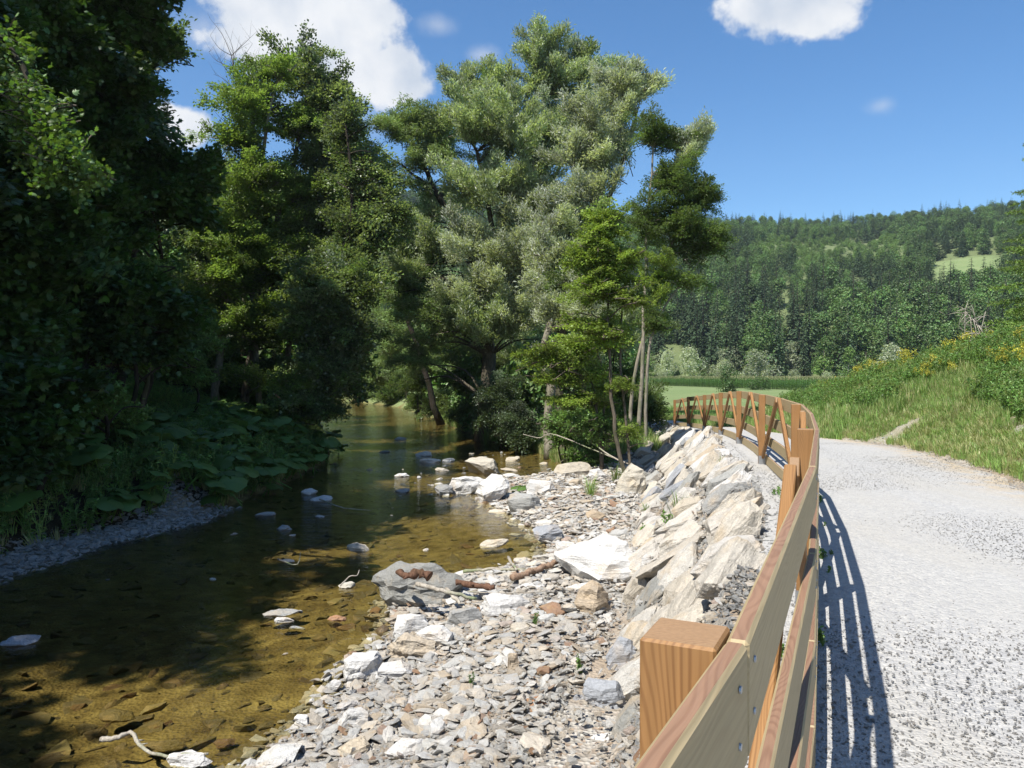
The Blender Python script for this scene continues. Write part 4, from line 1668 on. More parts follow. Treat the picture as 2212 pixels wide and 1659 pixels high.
def build_near_trees():
    # --- mid left group on the wooded bank
    make_tree('beech_tree', 'light green tree with pale grey trunk, leftmost of the sunlit group on the left bank', 'tree',
              [stem([(465, 830), (480, 690), (505, 520), (535, 330), (560, 180)], 37, .2, .05),
               stem([(560, 800), (545, 600), (560, 420), (590, 200), (640, 140)], 37.5, .16, .04)],
              [lob(540, 200, 37, 80, 80, 14, 'beech', 1.0), lob(500, 300, 36.5, 70, 80, 15, 'beech'), lob(600, 150, 37.5, 70, 60, 12, 'beech', .9),
               lob(560, 380, 37, 110, 90, 24, 'beech'), lob(500, 480, 36.5, 85, 80, 20, 'beech'), lob(480, 590, 36, 75, 55, 16, 'beech'),
               lob(560, 560, 37, 100, 90, 20, 'beech'), lob(480, 690, 36, 65, 45, 11, 'beech'), lob(570, 700, 36.5, 80, 70, 12, 'beech')],
              'bark_pale', seed=1)
    make_tree('alder_tree', 'tall dark green tree in the middle of the sunlit group on the left bank', 'tree',
              [stem([(522, 865), (550, 720), (590, 520), (640, 330), (670, 150)], 39, .24, .05),
               stem([(600, 860), (640, 640), (690, 430), (700, 220)], 40, .17, .05)],
              [lob(650, 150, 40, 80, 70, 16, 'alder'), lob(700, 220, 40, 80, 90, 20, 'alder'), lob(640, 270, 38.5, 100, 90, 20, 'beech'),
               lob(730, 330, 40, 90, 90, 22, 'alder'), lob(650, 420, 39, 110, 90, 24, 'beech'), lob(720, 480, 39, 100, 100, 26, 'alder'),
               lob(630, 560, 38, 90, 90, 20, 'alder'), lob(690, 620, 37, 90, 90, 24, 'alder'), lob(610, 680, 37, 90, 80, 18, 'ash'), lob(610, 790, 37, 80, 60, 14, 'ivy')],
              'bark', seed=2)
    make_tree('linden_tree', 'dark drooping broadleaf tree leaning over the stream, rightmost of the left bank group', 'tree',
              [stem([(640, 880), (690, 740), (740, 560), (760, 400), (745, 260)], 34, .16, .04)],
              [lob(760, 280, 35, 55, 70, 12, 'alder'), lob(790, 380, 35, 80, 55, 16, 'alder'), lob(830, 450, 34.5, 60, 40, 11, 'alder', .9),
               lob(770, 500, 34.5, 90, 70, 20, 'alder'), lob(740, 600, 33, 100, 80, 24, 'alder'), lob(720, 700, 32.5, 90, 80, 22, 'alder'),
               lob(720, 800, 32.5, 80, 75, 24, 'alder'), lob(765, 760, 33, 60, 80, 14, 'alder'), lob(690, 870, 32, 75, 45, 18, 'alder', .8), lob(650, 830, 32, 60, 60, 12, 'beech', .8), lob(560, 820, 35, 60, 40, 8, 'beech', .8), lob(760, 640, 33, 70, 90, 14, 'ash')],
              'bark_dark', seed=3)
    # bare twiggy tops
    r = empty('bare_tree', gp(520, 500, 42), 'thin leafless tree whose bare twigs stick up against the white cloud', 'tree')
    mb = MB()
    b = Vector(r.location)
    rs = np.random.RandomState(4)
    main = spline([b, at(530, 500, 42), at(520, 250, 42), at(500, 120, 42)], 14)
    mb.tube(main - np.array(b), np.linspace(.15, .02, 14), 6)
    for i in range(26):
        k = rs.randint(8, 14)
        a = main[min(k, 13)]
        e = a + np.array([rs.uniform(-1.6, 1.6), rs.uniform(-.6, .6), rs.uniform(.7, 2.2)])
        cv = spline([a, (a + e) / 2 + rs.normal(0, .15, 3), e], 7)
        mb.tube(cv - np.array(b), np.linspace(.02, .005, 7), 4)
        for _ in range(4):
            j = rs.randint(2, 7)
            mb.tube([cv[j] - np.array(b), cv[j] - np.array(b) + rs.uniform(-.5, .5, 3) + (0, 0, .4)], [.007, .003], 3)
    link('trunk', mb.build('trunk', M['bark'], True), r)

    # --- centre: leaning dark tree and green willow behind
    make_tree('leaning_tree', 'slender dark tree leaning left over the stream', 'tree',
              [stem([(955, 838), (905, 755), (862, 650), (828, 590), (790, 560)], 56, .24, .06), stem([(862, 650), (850, 580), (846, 520)], 56, .09, .03, False)],
              [lob(800, 560, 56, 55, 40, 8, 'willow_green', .9), lob(850, 520, 56, 45, 50, 8, 'willow_green', .9), lob(780, 600, 56, 40, 30, 6, 'ash', .8)], 'bark_dark', seed=6)
    make_tree('green_willow', 'feathery light green willow with a dark forked limb arching left over the gap of sky', 'tree',
              [stem([(1060, 820), (1040, 640), (990, 500), (940, 400), (900, 330), (880, 280)], 47, .32, .05),
               stem([(955, 425), (905, 385), (850, 345), (820, 320)], 47, .1, .03, False)],
              [lob(860, 290, 47, 60, 60, 16, 'willow_green'), lob(930, 270, 47, 65, 50, 15, 'willow_green'), lob(960, 330, 47, 55, 60, 13, 'willow_green'),
               lob(900, 350, 47, 70, 35, 9, 'willow_green'), lob(930, 470, 48, 60, 60, 14, 'willow'), lob(900, 560, 48, 70, 70, 18, 'willow'),
               lob(870, 660, 49, 75, 80, 20, 'willow_green'), lob(950, 650, 48, 70, 80, 18, 'willow_green'), lob(870, 600, 47, 60, 90, 16, 'willow'), lob(960, 560, 47, 70, 70, 14, 'willow')],
              'bark_dark', seed=7)
    # --- the great willow
    make_tree('white_willow', 'tallest silvery green willow in the middle of the picture', 'tree',
              [stem([(1045, 835), (1055, 700), (1080, 560), (1120, 420), (1170, 260), (1185, 130)], 42, .42, .06),
               stem([(1060, 690), (1120, 560), (1180, 430), (1240, 260)], 42, .2, .05, False),
               stem([(1075, 600), (1060, 450), (1030, 330), (1000, 230)], 42, .18, .04, False)],
              [lob(1178, 120, 42, 45, 42, 9, 'willow', .9), lob(1170, 190, 42, 110, 50, 20, 'willow'), lob(1262, 165, 42, 50, 50, 10, 'willow'),
               lob(1000, 190, 42, 50, 40, 9, 'willow', .9), lob(1060, 220, 42, 80, 55, 16, 'willow'), lob(1020, 300, 41.5, 80, 80, 22, 'willow'),
               lob(1120, 310, 41, 120, 90, 34, 'willow'), lob(1220, 290, 42, 90, 80, 20, 'willow'), lob(1090, 420, 41, 120, 80, 30, 'willow'),
               lob(1010, 420, 42, 60, 60, 10, 'willow'), lob(1180, 470, 41, 90, 80, 20, 'willow_silver'), lob(1040, 540, 41, 100, 70, 22, 'willow_silver'),
               lob(1130, 590, 40.5, 110, 80, 26, 'willow_silver'), lob(1030, 640, 41, 80, 60, 14, 'willow_silver'), lob(1150, 690, 40.5, 90, 60, 16, 'willow_silver'), lob(1080, 730, 40.5, 110, 50, 16, 'willow'), lob(960, 700, 42, 80, 70, 16, 'willow_green'), lob(900, 780, 44, 60, 40, 8, 'willow_green')],
              'bark', seed=8)
    make_tree('silver_willow', 'whitish silver willow leaning right beside the tallest willow', 'tree',
              [stem([(1195, 900), (1210, 760), (1240, 600), (1290, 500), (1335, 380), (1375, 250)], 35, .26, .05),
               stem([(1290, 500), (1290, 400), (1300, 300)], 35, .1, .04, False)],
              [lob(1340, 205, 35, 72, 52, 20, 'willow_silver', .9), lob(1385, 200, 35, 45, 40, 8, 'willow_silver', .8), lob(1290, 270, 35, 90, 60, 22, 'willow_silver', .9),
               lob(1240, 350, 35, 70, 60, 16, 'willow_silver', .9), lob(1330, 330, 35, 70, 50, 10, 'willow_silver', .9), lob(1270, 430, 35, 75, 60, 14, 'willow_silver', .9),
               lob(1200, 500, 35, 90, 70, 20, 'willow_silver', .9), lob(1180, 600, 35, 70, 70, 16, 'willow_silver', .9), lob(1210, 690, 34.5, 70, 60, 12, 'willow_silver', .9)],
              'bark', seed=9)
    make_tree('ash_tree', 'slim dark green tree with thin pale trunks at the right end of the tree group', 'tree',
              [stem([(1378, 1000), (1385, 840), (1392, 640), (1400, 470), (1412, 260)], 29, .09, .03),
               stem([(1360, 1000), (1372, 800), (1440, 560), (1490, 420), (1510, 300)], 29.5, .08, .02),
               stem([(1395, 990), (1400, 760), (1450, 640), (1530, 540)], 29, .07, .02)],
              [lob(1420, 290, 29, 50, 65, 20, 'ash', .6), lob(1500, 320, 29.5, 42, 50, 10, 'willow_silver', .7), lob(1450, 390, 29, 80, 75, 34, 'ash', .62),
               lob(1520, 430, 29, 55, 70, 20, 'ash', .6), lob(1400, 470, 29, 60, 80, 20, 'ash', .6), lob(1480, 500, 29, 85, 75, 30, 'ash', .62),
               lob(1540, 520, 29, 50, 45, 10, 'ash', .7), lob(1430, 590, 29, 65, 75, 18, 'lime', .6), lob(1410, 700, 29, 50, 80, 16, 'ash', .6), lob(1480, 600, 29, 55, 35, 7, 'ash', .7)],
              'bark_pale', seed=10)
    make_tree('sapling', 'bright yellow-green young tree with thin stems at the corner of the boulder wall', 'tree',
              [stem([(1358, 1050), (1330, 940), (1318, 800), (1312, 640), (1300, 480)], 24.0, .075, .02),
               stem([(1362, 1050), (1352, 900), (1340, 760), (1350, 600), (1365, 540)], 24.2, .05, .015)],
              [lob(1305, 480, 24, 60, 70, 18, 'lime', .7), lob(1275, 560, 24, 65, 60, 20, 'lime', .7), lob(1340, 560, 24, 65, 60, 20, 'lime', .7),
               lob(1300, 630, 24, 90, 60, 24, 'lime', .7), lob(1370, 640, 24, 40, 40, 6, 'lime', .8), lob(1260, 700, 24, 60, 35, 8, 'lime', .8), lob(1330, 720, 24, 55, 60, 9, 'lime', .6), lob(1340, 830, 24, 45, 60, 7, 'lime', .55), lob(1370, 930, 24.3, 35, 50, 6, 'lime', .5)],
              'bark', seed=11, lift=.1)
    make_tree('hornbeam', 'low young tree spreading flat yellow-green sprays over the pool', 'tree',
              [stem([(1300, 1010), (1290, 880), (1260, 790), (1200, 750)], 26, .07, .02), stem([(1300, 1010), (1305, 850), (1290, 740)], 26, .05, .02)],
              [lob(1180, 765, 26, 80, 28, 12, 'lime', .8), lob(1250, 745, 26, 60, 35, 9, 'lime', .8), lob(1200, 820, 26, 60, 30, 8, 'lime', .7), lob(1280, 800, 26, 50, 40, 7, 'lime', .7),
               lob(1255, 900, 26, 55, 50, 9, 'hazel', .8), lob(1310, 930, 26, 50, 60, 8, 'ash', .7), lob(1215, 870, 26, 50, 40, 8, 'lime', .6), lob(1290, 860, 26, 50, 50, 9, 'lime', .6)],
              'bark', seed=12, lift=.05)
    # thick grey trunks behind the sapling with leaves round them
    for i, (u, v0, v1, Y, r, lab) in enumerate([(1182, 900, 700, 33, .24, 'thick pale trunk standing behind the grassy bank'), (1208, 925, 730, 31.5, .17, 'slimmer leaning trunk just right of the thick pale trunk'),
                                                (1262, 965, 720, 30, .12, 'dark straight trunk among the shrubs left of the sapling')]):
        make_tree('old_willow', lab, 'tree', [stem([(u + 8, v0), (u, (v0 + v1) / 2), (u + 5, v1), (u + 20, v1 - 160)], Y, r, r * .4)],
                  [lob(u + 10, v1 - 30, Y, 60, 60, 9, 'willow_silver', .8), lob(u + 15, v1 - 120, Y, 60, 60, 9, ('willow_silver', 'ash')[i % 2], .8), lob(u, v1 + 70, Y, 55, 40, 6, 'ash', .7)],
                  'bark_pale' if i == 0 else 'bark', seed=20 + i)
    # shrubs along the right bank
    shrubs = [
        (830, 790, 92, 60, 70, 'willow_green', 'round green bush on the far bend of the stream'),
        (905, 800, 70, 60, 70, 'ash', 'dark green bush at the foot of the leaning tree'),
        (960, 855, 61, 55, 40, 'alder', 'low dark bush overhanging the water below the leaning tree'),
        (1010, 800, 50, 55, 60, 'ash', 'mid green bush left of the old willow trunk'),
        (1080, 850, 38, 65, 70, 'ivy', 'blue-green ivy covered bush right of the old willow trunk'),
        (1120, 900, 36, 50, 50, 'ivy', 'dark ivy mound above the grassy bank'),
        (1020, 880, 48, 45, 35, 'alder', 'small dark bush above the water left of the grassy bank'),
        (1225, 900, 29, 45, 55, 'hazel', 'leafy bush with pale leaf edges beside the pale trunks'),
        (1270, 960, 27, 45, 45, 'hazel', 'bright leafed bush hanging over the pool'),
        (1395, 940, 31, 30, 40, 'ivy', 'dark shaded bush where the gravel path leaves the fence'),
        (880, 720, 84, 90, 80, 'willow_green', 'broad pale green bush behind the leaning tree'),
        (800, 750, 104, 60, 80, 'willow_green', 'sunlit bush seen between the left trees and the leaning tree'),
        (790, 835, 100, 60, 34, 'willow_green', 'low sunlit bush on the far bank where the stream disappears'),
        (850, 845, 88, 50, 26, 'ash', 'low bush right of the far bend of the stream'),
        (905, 860, 72, 45, 26, 'ash', 'low bush overhanging the far stream on the right'),
        (770, 800, 112, 70, 60, 'beech', 'tree-like bush closing the view above the far bend'),
        (930, 760, 66, 80, 70, 'willow_green', 'pale bush to the right of the leaning trunk'),
        (1060, 770, 52, 70, 60, 'willow_green', 'pale thicket right of the big willow trunk'),
        (1150, 830, 44, 60, 50, 'willow_green', 'light green thicket left of the pale trunks'),
        (1285, 870, 33, 50, 45, 'lime', 'yellow-green bush between the pale trunks and the sapling'),
        (1345, 900, 32, 40, 50, 'hazel', 'leafy bush directly behind the sapling stems'),
        (1395, 870, 34, 35, 45, 'ash', 'thin bush by the slim pale trunks'),
        (1000, 720, 58, 90, 70, 'ash', 'bushy tree mass behind the big willow trunk'),
        (1120, 770, 47, 90, 60, 'willow', 'leafy thicket behind the ivy covered bush'),
        (1240, 800, 40, 80, 60, 'willow_silver', 'silvery thicket behind the pale trunks'),
        (1340, 830, 36, 60, 70, 'ash', 'thin leafy thicket behind the sapling'),
        (1330, 720, 36, 60, 70, 'willow', 'upper thicket behind the yellow-green young tree'),
    ]
    for i, (u, v, Y, ru, rv, sp, lab) in enumerate(shrubs):
        g = gp(u, v, Y)
        c = at(u, v, Y)
        st = [([g, (g + c) / 2 + Vector((random.uniform(-.4, .4), 0, 0)), c], .05, .02), ([g, (g + c) / 2 + Vector((random.uniform(-.9, .9), .2, 0)), c + Vector((.6, 0, .3))], .04, .015)]
        n = int(10 + ru * rv / 260)
        k = max(1, Y / 52)
        n = int(n * 1.2)
        make_tree('shrub', lab, 'bush', st, [lob(u, v, Y, ru, rv, n, sp, .85 * k), lob(u, v + rv * .5, Y - .4, ru * .9, rv * .6, n // 2, sp, .8 * k)], 'bark_dark', seed=40 + i, limb_every=3)


def build_left_wood():
    """the dark wood on the near left bank"""
    spec = [
        # base u, base Y, list of lobes, label
        ('maple_tree', 'tall dark maple at the left edge of the picture', 20, 21, [(60, 60, 21, 150, 120, 26), (30, 300, 20, 130, 140, 28), (60, 520, 19, 130, 130, 26), (10, 700, 18, 110, 120, 18)], 'maple', 'bark_dark'),
        ('maple_tree', 'dark maple reaching the top of the picture, second from the left edge', 190, 25, [(190, 30, 25, 120, 90, 24), (290, 30, 26, 80, 70, 14), (200, 180, 24, 130, 110, 28), (170, 360, 23, 120, 110, 22), (150, 520, 22, 110, 90, 18)], 'maple', 'bark_dark'),
        ('ash_tree', 'dark feathery tree whose crown edge stands against the blue sky at the upper left', 250, 29, [(300, 70, 29, 85, 60, 18), (350, 90, 29, 45, 40, 9), (270, 160, 29, 90, 70, 18), (300, 250, 28, 60, 40, 10)], 'ash', 'bark_dark'),
        ('maple_tree', 'dark maple with layered boughs in front of the black hollow', 300, 27, [(330, 330, 26, 90, 50, 16), (400, 370, 26, 75, 50, 14), (280, 400, 25, 110, 60, 18), (390, 440, 26, 70, 50, 10), (240, 480, 24, 90, 70, 14)], 'maple', 'bark_dark'),
        ('maple_tree', 'young dark maple bending over the shaded bank in the middle left', 260, 22, [(250, 620, 22, 110, 70, 18), (340, 640, 23, 90, 60, 14), (200, 700, 21, 100, 60, 14), (330, 720, 23, 70, 50, 10)], 'maple', 'bark_dark'),
        ('elder_bush', 'dark bush low on the shaded bank at the left edge', 60, 16.5, [(60, 820, 16.5, 110, 90, 16), (20, 930, 16, 90, 70, 10)], 'maple', 'bark_dark'),
        ('elder_bush', 'dark bush in deep shade above the butterbur', 200, 21, [(180, 840, 20, 110, 80, 14), (260, 880, 22, 90, 60, 10)], 'hazel', 'bark_dark'),
        ('elder_bush', 'shaded bush below the sunlit group of the left bank', 400, 30, [(400, 800, 30, 90, 60, 14), (430, 700, 31, 60, 80, 12), (370, 740, 29, 70, 70, 10)], 'hazel', 'bark_dark'),
        ('spruce_sapling', 'thin half dead young tree in front of the hollow', 285, 25, [(300, 560, 25, 40, 60, 5), (310, 760, 25, 40, 40, 4)], 'hazel', 'bark'),
        ('maple_tree', 'dark maple behind the shaded bank, filling the hollow from the left', 120, 31, [(100, 250, 31, 150, 150, 24), (120, 480, 31, 150, 150, 22), (220, 620, 31, 120, 100, 14)], 'maple', 'bark_dark'),
        ('maple_tree', 'dark maple behind the sunlit group, closing the hollow from the right', 420, 44, [(440, 500, 44, 60, 110, 16), (400, 620, 43, 70, 90, 14), (430, 360, 45, 60, 60, 9)], 'alder', 'bark_dark'),
        ('maple_tree', 'dark tree standing outside the left edge of the picture', -160, 17, [(-150, 200, 17, 200, 200, 30), (-140, 520, 17, 180, 180, 24), (-160, -80, 18, 180, 160, 24)], 'maple', 'bark_dark'),
        ('maple_tree', 'dark tree above the left edge shading the near stream', -330, 13, [(-330, -250, 13, 260, 220, 34), (-300, 200, 13, 220, 220, 28), (-150, -450, 15, 240, 160, 24)], 'maple', 'bark_dark'),
        ('maple_tree', 'dark tree beyond the top left corner', 60, 22, [(120, -90, 23, 170, 100, 26), (300, -70, 25, 110, 70, 14)], 'maple', 'bark_dark'),
    ]
    for i, (nm, lab, u, Y, lobes, sp, bk) in enumerate(spec):
        g = gp(u, 900, Y)
        top = at(lobes[0][0], lobes[0][1] - 20, lobes[0][2])
        st = [([g, g * .55 + top * .45 + Vector((.5, 0, 0)), top], .05 + .009 * max(2, top.z - g.z), .03)]
        ls = [lob(a, b, c, ru, rv, n, sp, 1.05 if Y > 14 else 1.0) for a, b, c, ru, rv, n in lobes]
        make_tree(nm, lab, 'tree' if 'bush' not in nm else 'bush', st, ls, bk, seed=100 + i, limb_every=3, lift=.1)
    # tall trees beside and behind the camera on the left bank; they shade the near stream
    for i, (x, y, h, rad, lab) in enumerate([(-17.5, 3.5, 19, 4.4, 'tall maple outside the left edge whose shade covers the near stream'),
                                             (-18.0, -3.5, 18, 4.4, 'maple further back on the left bank beside the photographer'),
                                             (-19.5, 10.0, 23, 5.2, 'highest maple just outside the left edge'),
                                             (-25.0, 15.0, 28, 6.0, 'very tall maple behind the dark left edge')]):
        g = Vector((x, y, hz(x, y) - .2))
        ls = [((x + dx * rad, y + dy * rad, g.z + h * f), (rad * .75, rad * .75, h * .16), 22, 'maple', 1.25) for dx, dy, f in
              ((0, 0, .95), (.5, .2, .78), (-.5, .3, .75), (.2, -.6, .7), (.6, .4, .55), (-.4, -.4, .5), (.2, .7, .5))]
        make_tree('maple_tree', lab, 'tree', [([g, g + Vector((.3, 0, h * .5)), g + Vector((0, 0, h * .9))], .3, .05)], ls, 'bark_dark', seed=150 + i, limb_every=4)
    # overhanging sunlit maple bough, near
    make_tree('maple_bough', 'sunlit hanging maple bough with large lobed leaves at the upper left', 'tree branch',
              [([at(-260, 100, 12.6), at(-60, 60, 12.0), at(40, 130, 11.6), at(80, 250, 11.4), at(120, 340, 11.2)], .07, .015)],
              [lob(30, 90, 12, 60, 50, 6, 'maple_sunlit', .55), lob(60, 200, 11.6, 45, 60, 7, 'maple_sunlit', .5), lob(90, 290, 11.4, 40, 40, 6, 'maple_sunlit', .5), lob(140, 345, 11.2, 60, 28, 7, 'maple_sunlit', .45)],
              'bark_dark', seed=130, lift=-.1)


build_near_trees()
build_left_wood()

# ------------------------------------------------------------------ butterbur, herbs and grasses


def butterbur_leaf(seed):
    rs = np.random.RandomState(seed)
    k = 18
    th = np.linspace(-math.pi * .93, math.pi * .93, k)
    mb = MB()
    V = [(0, 0, 0)]
    for ring, rr in ((1, .5), (2, 1.0)):
        for t in th:
            r = rr * (1 + (.05 * math.sin(t * 7 + seed) + .04 * rs.randn()) * (ring == 2)) * (1 - .18 * math.cos(t) * 0)
            x, y = r * math.cos(t) + .12 * rr, r * math.sin(t) * 1.05
            z = .10 * rr ** 2 * math.cos(t * 5 + seed) * (ring == 2) - .16 * rr ** 2 + .08 * (ring == 1)
            V.append((x, y, z))
    tr = [(0, 1 + i, 2 + i) for i in range(k - 1)]
    q = [(1 + i, 1 + k + i, 2 + k + i, 2 + i) for i in range(k - 1)]
    mb.add(V, q, tr, 0)
    mb.tube([(0, 0, 0), (-.25, 0, -.8), (-.7, 0, -2.2)], [.035, .04, .05], 5, 1)
    return mb.build('leaf', [M['butterbur'], M['herb']], True)


BB = [butterbur_leaf(i) for i in range(6)]


def build_butterbur():
    rs = np.random.RandomState(44)
    n = 0
    spots = []
    for i in range(900):
        y = rs.uniform(13, 35)
        w = rs.uniform(-.25, 4.6)
        if 12 < y < 20 and w < 1.0:
            continue
        if 16 < y < 20 and rs.rand() < .2:
            continue
        x = float(np.interp(y, LY, LX)) - w
        u = CU + x / y * FPX
        if u < -140:
            continue
        if any((x - a) ** 2 + (y - b) ** 2 < .62 for a, b in spots):
            continue
        spots.append((x, y))
        z = hz(x, y)
        edge = w < .6
        r = empty('butterbur_plant', (x, y, z), 'butterbur plant with big round leaves on the left bank above the stream', 'plant', 'butterbur plants on the left bank')
        for j in range(rs.randint(5, 8)):
            a = rs.uniform(0, 6.28)
            s = rs.uniform(.22, .40)
            h = rs.uniform(.35, 1.0)
            rr = rs.uniform(.1, .45)
            o = link('leaf', BB[rs.randint(6)], r)
            o.location = (rr * math.cos(a), rr * math.sin(a), h)
            o.rotation_euler = (rs.normal(0, .22), rs.normal(.25, .2), a)
            o.scale = (s, s, s)
        if len(spots) >= 128:
            break


build_butterbur()


def tuft(seed, mat, n=14, h=.35, w=.012, spread=.12, lean=.4, bend=.5):
    rs = np.random.RandomState(seed)
    V, Q = [], []
    for i in range(n):
        a = rs.uniform(0, 6.28)
        d = np.array([math.cos(a), math.sin(a), 0])
        s = np.array([-d[1], d[0], 0])
        b = d * rs.uniform(0, spread)
        hh = h * rs.uniform(.55, 1.15)
        ln = lean * rs.uniform(.2, 1)
        p0 = b
        p1 = b + d * ln * hh * .35 + np.array([0, 0, hh * .55])
        p2 = b + d * (ln * hh * .95) + np.array([0, 0, hh * (1 - bend * ln * .5)])
        o = len(V)
        V += [p0 - s * w, p0 + s * w, p1 + s * w * .8, p1 - s * w * .8, p2]
        Q.append((o, o + 1, o + 2, o + 3))
        Q.append((o + 3, o + 2, o + 4, o + 4))
    V = np.array(V)
    Q = np.array(Q)
    q = Q[0::2]
    t = Q[1::2][:, :3]
    mb = MB()
    mb.add(V, q, t, 0)
    return mb.build('grass_tuft', [M[mat]])


def herb(seed, mat, n=40, h=.7, leaf=(.07, .03), top=None):
    rs = np.random.RandomState(seed)
    mb = MB()
    for k in range(3):
        a = rs.uniform(0, 6.28)
        e = np.array([math.cos(a) * .22 * h, math.sin(a) * .22 * h, h * rs.uniform(.75, 1)])
        mb.tube([np.zeros(3), e * (.45, .45, .5), e], [.006, .005, .003], 3, 0)
        t = rs.uniform(.1, 1, n // 3)
        P = e * t[:, None] * np.array([1, 1, 1])
        D = unit(rs.normal(0, 1, (len(t), 3)) + np.array([0, 0, .35]))
        N = unit(np.array([0, 0, 1.0]) + rs.normal(0, .5, (len(t), 3)))
        N = unit(N - D * np.sum(N * D, 1, keepdims=True))
        V, Q = leaf_quads(P, D, N, leaf[0] * rs.uniform(.7, 1.4, len(t)) * (1.25 - t * .5), leaf[1] * rs.uniform(.8, 1.3, len(t)))
        mb.add(V, Q, None, 0)
        if top:
            m = 46
            P = e + rs.normal(0, .045, (m, 3)) * np.array([1, 1, 1.6])
            D = unit(rs.normal(0, 1, (m, 3)))
            N = unit(rs.normal(0, 1, (m, 3)))
            N = unit(N - D * np.sum(N * D, 1, keepdims=True))
            V, Q = leaf_quads(P, D, N, np.full(m, .045), np.full(m, .035))
            mb.add(V, Q, None, 1)
    return mb.build('herb', [M[mat], M[top or mat]])


T_GRASS = [template('grass_shape', tuft(i, 'grass' if i % 3 else 'grass_dry', 16, .30, .008, .13)) for i in range(6)]
T_MEAD = [template('grass_shape', tuft(20 + i, 'grass', 14, .40, .016, .22)) for i in range(4)]
T_HERB = [template('herb_shape', herb(i, 'herb', 66, .6, (.085, .032))) for i in range(4)] + [template('herb_shape', herb(9, 'grass', 54, .7, (.10, .022)))]
T_GOLD = [template('herb_shape', herb(30 + i, 'herb', 54, .8, (.075, .03), 'herb_yellow')) for i in range(3)]


def veg(name, n, region, smin, smax, tm, lean=.15, **kw):
    x, y, keep = region(n)
    x, y = x[keep], y[keep]
    z = height(x, y) - .01
    m = len(x)
    rots = RS.normal(0, lean, (m, 3))
    rots[:, 2] = RS.uniform(0, 6.28, m)
    return scatter_object(name, np.stack([x, y, z], -1), rots, RS.uniform(smin, smax, m), RS.randint(0, len(tm), m), tm, **kw)


def r_emb(n, emin, emax, ymin=8, ymax=44, thr=-1, sd=31, grow=0):
    y = ymin + (ymax - ymin) * RS.rand(n) ** 1.1
    e = emin + (emax - emin) * RS.rand(n) ** .9
    x = np.interp(y, EY, EX) + e
    f = fbm(x, y, .7, sd)
    return x, y, f + grow * (e - 3) > thr


veg('embankment_grass', 42000, lambda n: r_emb(n, 1.2, 7.5, 9, 44, -.6, 31, .03), .5, 1.1, T_GRASS)
T_SHORT = [template('grass_shape', tuft(120 + i, ('grass_dry', 'grass', 'grass', 'grass_dry')[i], 15, .20, .006, .12, .6)) for i in range(4)]
veg('short_dry_grass', 30000, lambda n: r_emb(n, .1, 3.6, 9, 34, -.45, 31), .4, 1.2, T_SHORT)
veg('verge_grass', 9000, lambda n: r_emb(n, -.15, 4, 20, 46, -.5, 33), .8, 1.5, T_GRASS)
veg('embankment_herbs', 26000, lambda n: r_emb(n, 1.3, 9, 12, 40, -.12, 35, .11), .55, 1.1, T_HERB)
veg('goldenrod', 1200, lambda n: r_emb(n, 2.6, 8.5, 12, 38, .10, 137, .0), .55, 1.0, T_GOLD)
veg('meadow_edge_grass', 9000, lambda n: r_emb(n, -.2, 14, 34, 60, -1, 33), .7, 1.3, T_MEAD)


def r_bankright(n):
    y = 28 + 34 * RS.rand(n) ** 1.2
    a = np.interp(y, RY, RX) + .1
    b = np.interp(y, FY, FX) - 1.5
    x = a + (b - a) * RS.rand(n) ** 1.4
    return x, y, (fbm(x, y, .5, 41) > -.25)


veg('bank_grass', 8000, r_bankright, .9, 1.9, T_GRASS)


def r_leftbank(n):
    y = 9 + 52 * RS.rand(n) ** 1.1
    w = .1 + 9 * RS.rand(n) ** 1.4
    x = np.interp(y, LY, LX) - w
    return x, y, ~((y > 11.5) & (y < 20.5) & (w < .9))


veg('undergrowth', 9000, r_leftbank, .7, 1.5, T_HERB + T_GRASS[:2])


def single_tuft(u, v, Y, s, tm, lab, cat='grass tuft', name='grass_tuft', z=None):
    p = at(u, v, Y)
    zz = hz(p.x, p.y)
    o = link(name, tm.data)
    o.location = (p.x, p.y, zz if z is None else z)
    o.scale = (s, s, s)
    o.rotation_euler = (0, 0, random.uniform(0, 6))
    return tag(o, lab, cat)


def big_tuft(seed, mat, n, h, w, spread):
    return template('tuft', tuft(seed, mat, n, h, w, spread, .8, .8))


BT = [big_tuft(50, 'grass', 60, .6, .007, .12), big_tuft(51, 'grass', 40, .35, .006, .12), template('h', herb(60, 'herb', 120, .45, (.07, .03)))]
single_tuft(1465, 1135, 14.0, 1.0, BT[0], 'large grass tuft growing between boulders high on the wall')
single_tuft(1442, 1175, 13.2, 1.0, BT[2], 'leafy weed with pale flowers below the large grass tuft', 'weed', 'weed')
single_tuft(1385, 1165, 15.2, .9, BT[2], 'small leafy weed at the foot of the boulder wall', 'weed', 'weed')
single_tuft(1275, 1090, 20.5, 1.1, BT[0], 'bright grass clump among the stones at the head of the gravel bar')
single_tuft(1330, 1050, 23.5, 1.0, BT[0], 'grass tuft at the foot of the sapling')
single_tuft(1510, 945, 20.5, 1.0, BT[1], 'grass tuft on the wall crest below the far fence')
single_tuft(1560, 1010, 14.6, .8, BT[1], 'sparse tuft on the grey gravel shoulder')
single_tuft(1255, 1555, 8.4, .5, BT[2], 'small green seedling between pale stones near the fence post', 'weed', 'weed')
single_tuft(1155, 1450, 9.8, .5, BT[2], 'tiny weed behind the upright tan slab', 'weed', 'weed')
single_tuft(1020, 1575, 8.2, .4, BT[2], 'tiny weed low in the middle of the gravel bar', 'weed', 'weed')
single_tuft(1395, 1110, 18.0, .9, BT[1], 'short grass on the lower wall above the gravel bar')
single_tuft(1350, 1215, 13.5, .5, BT[2], 'small round-leafed weed near the wall foot', 'weed', 'weed')

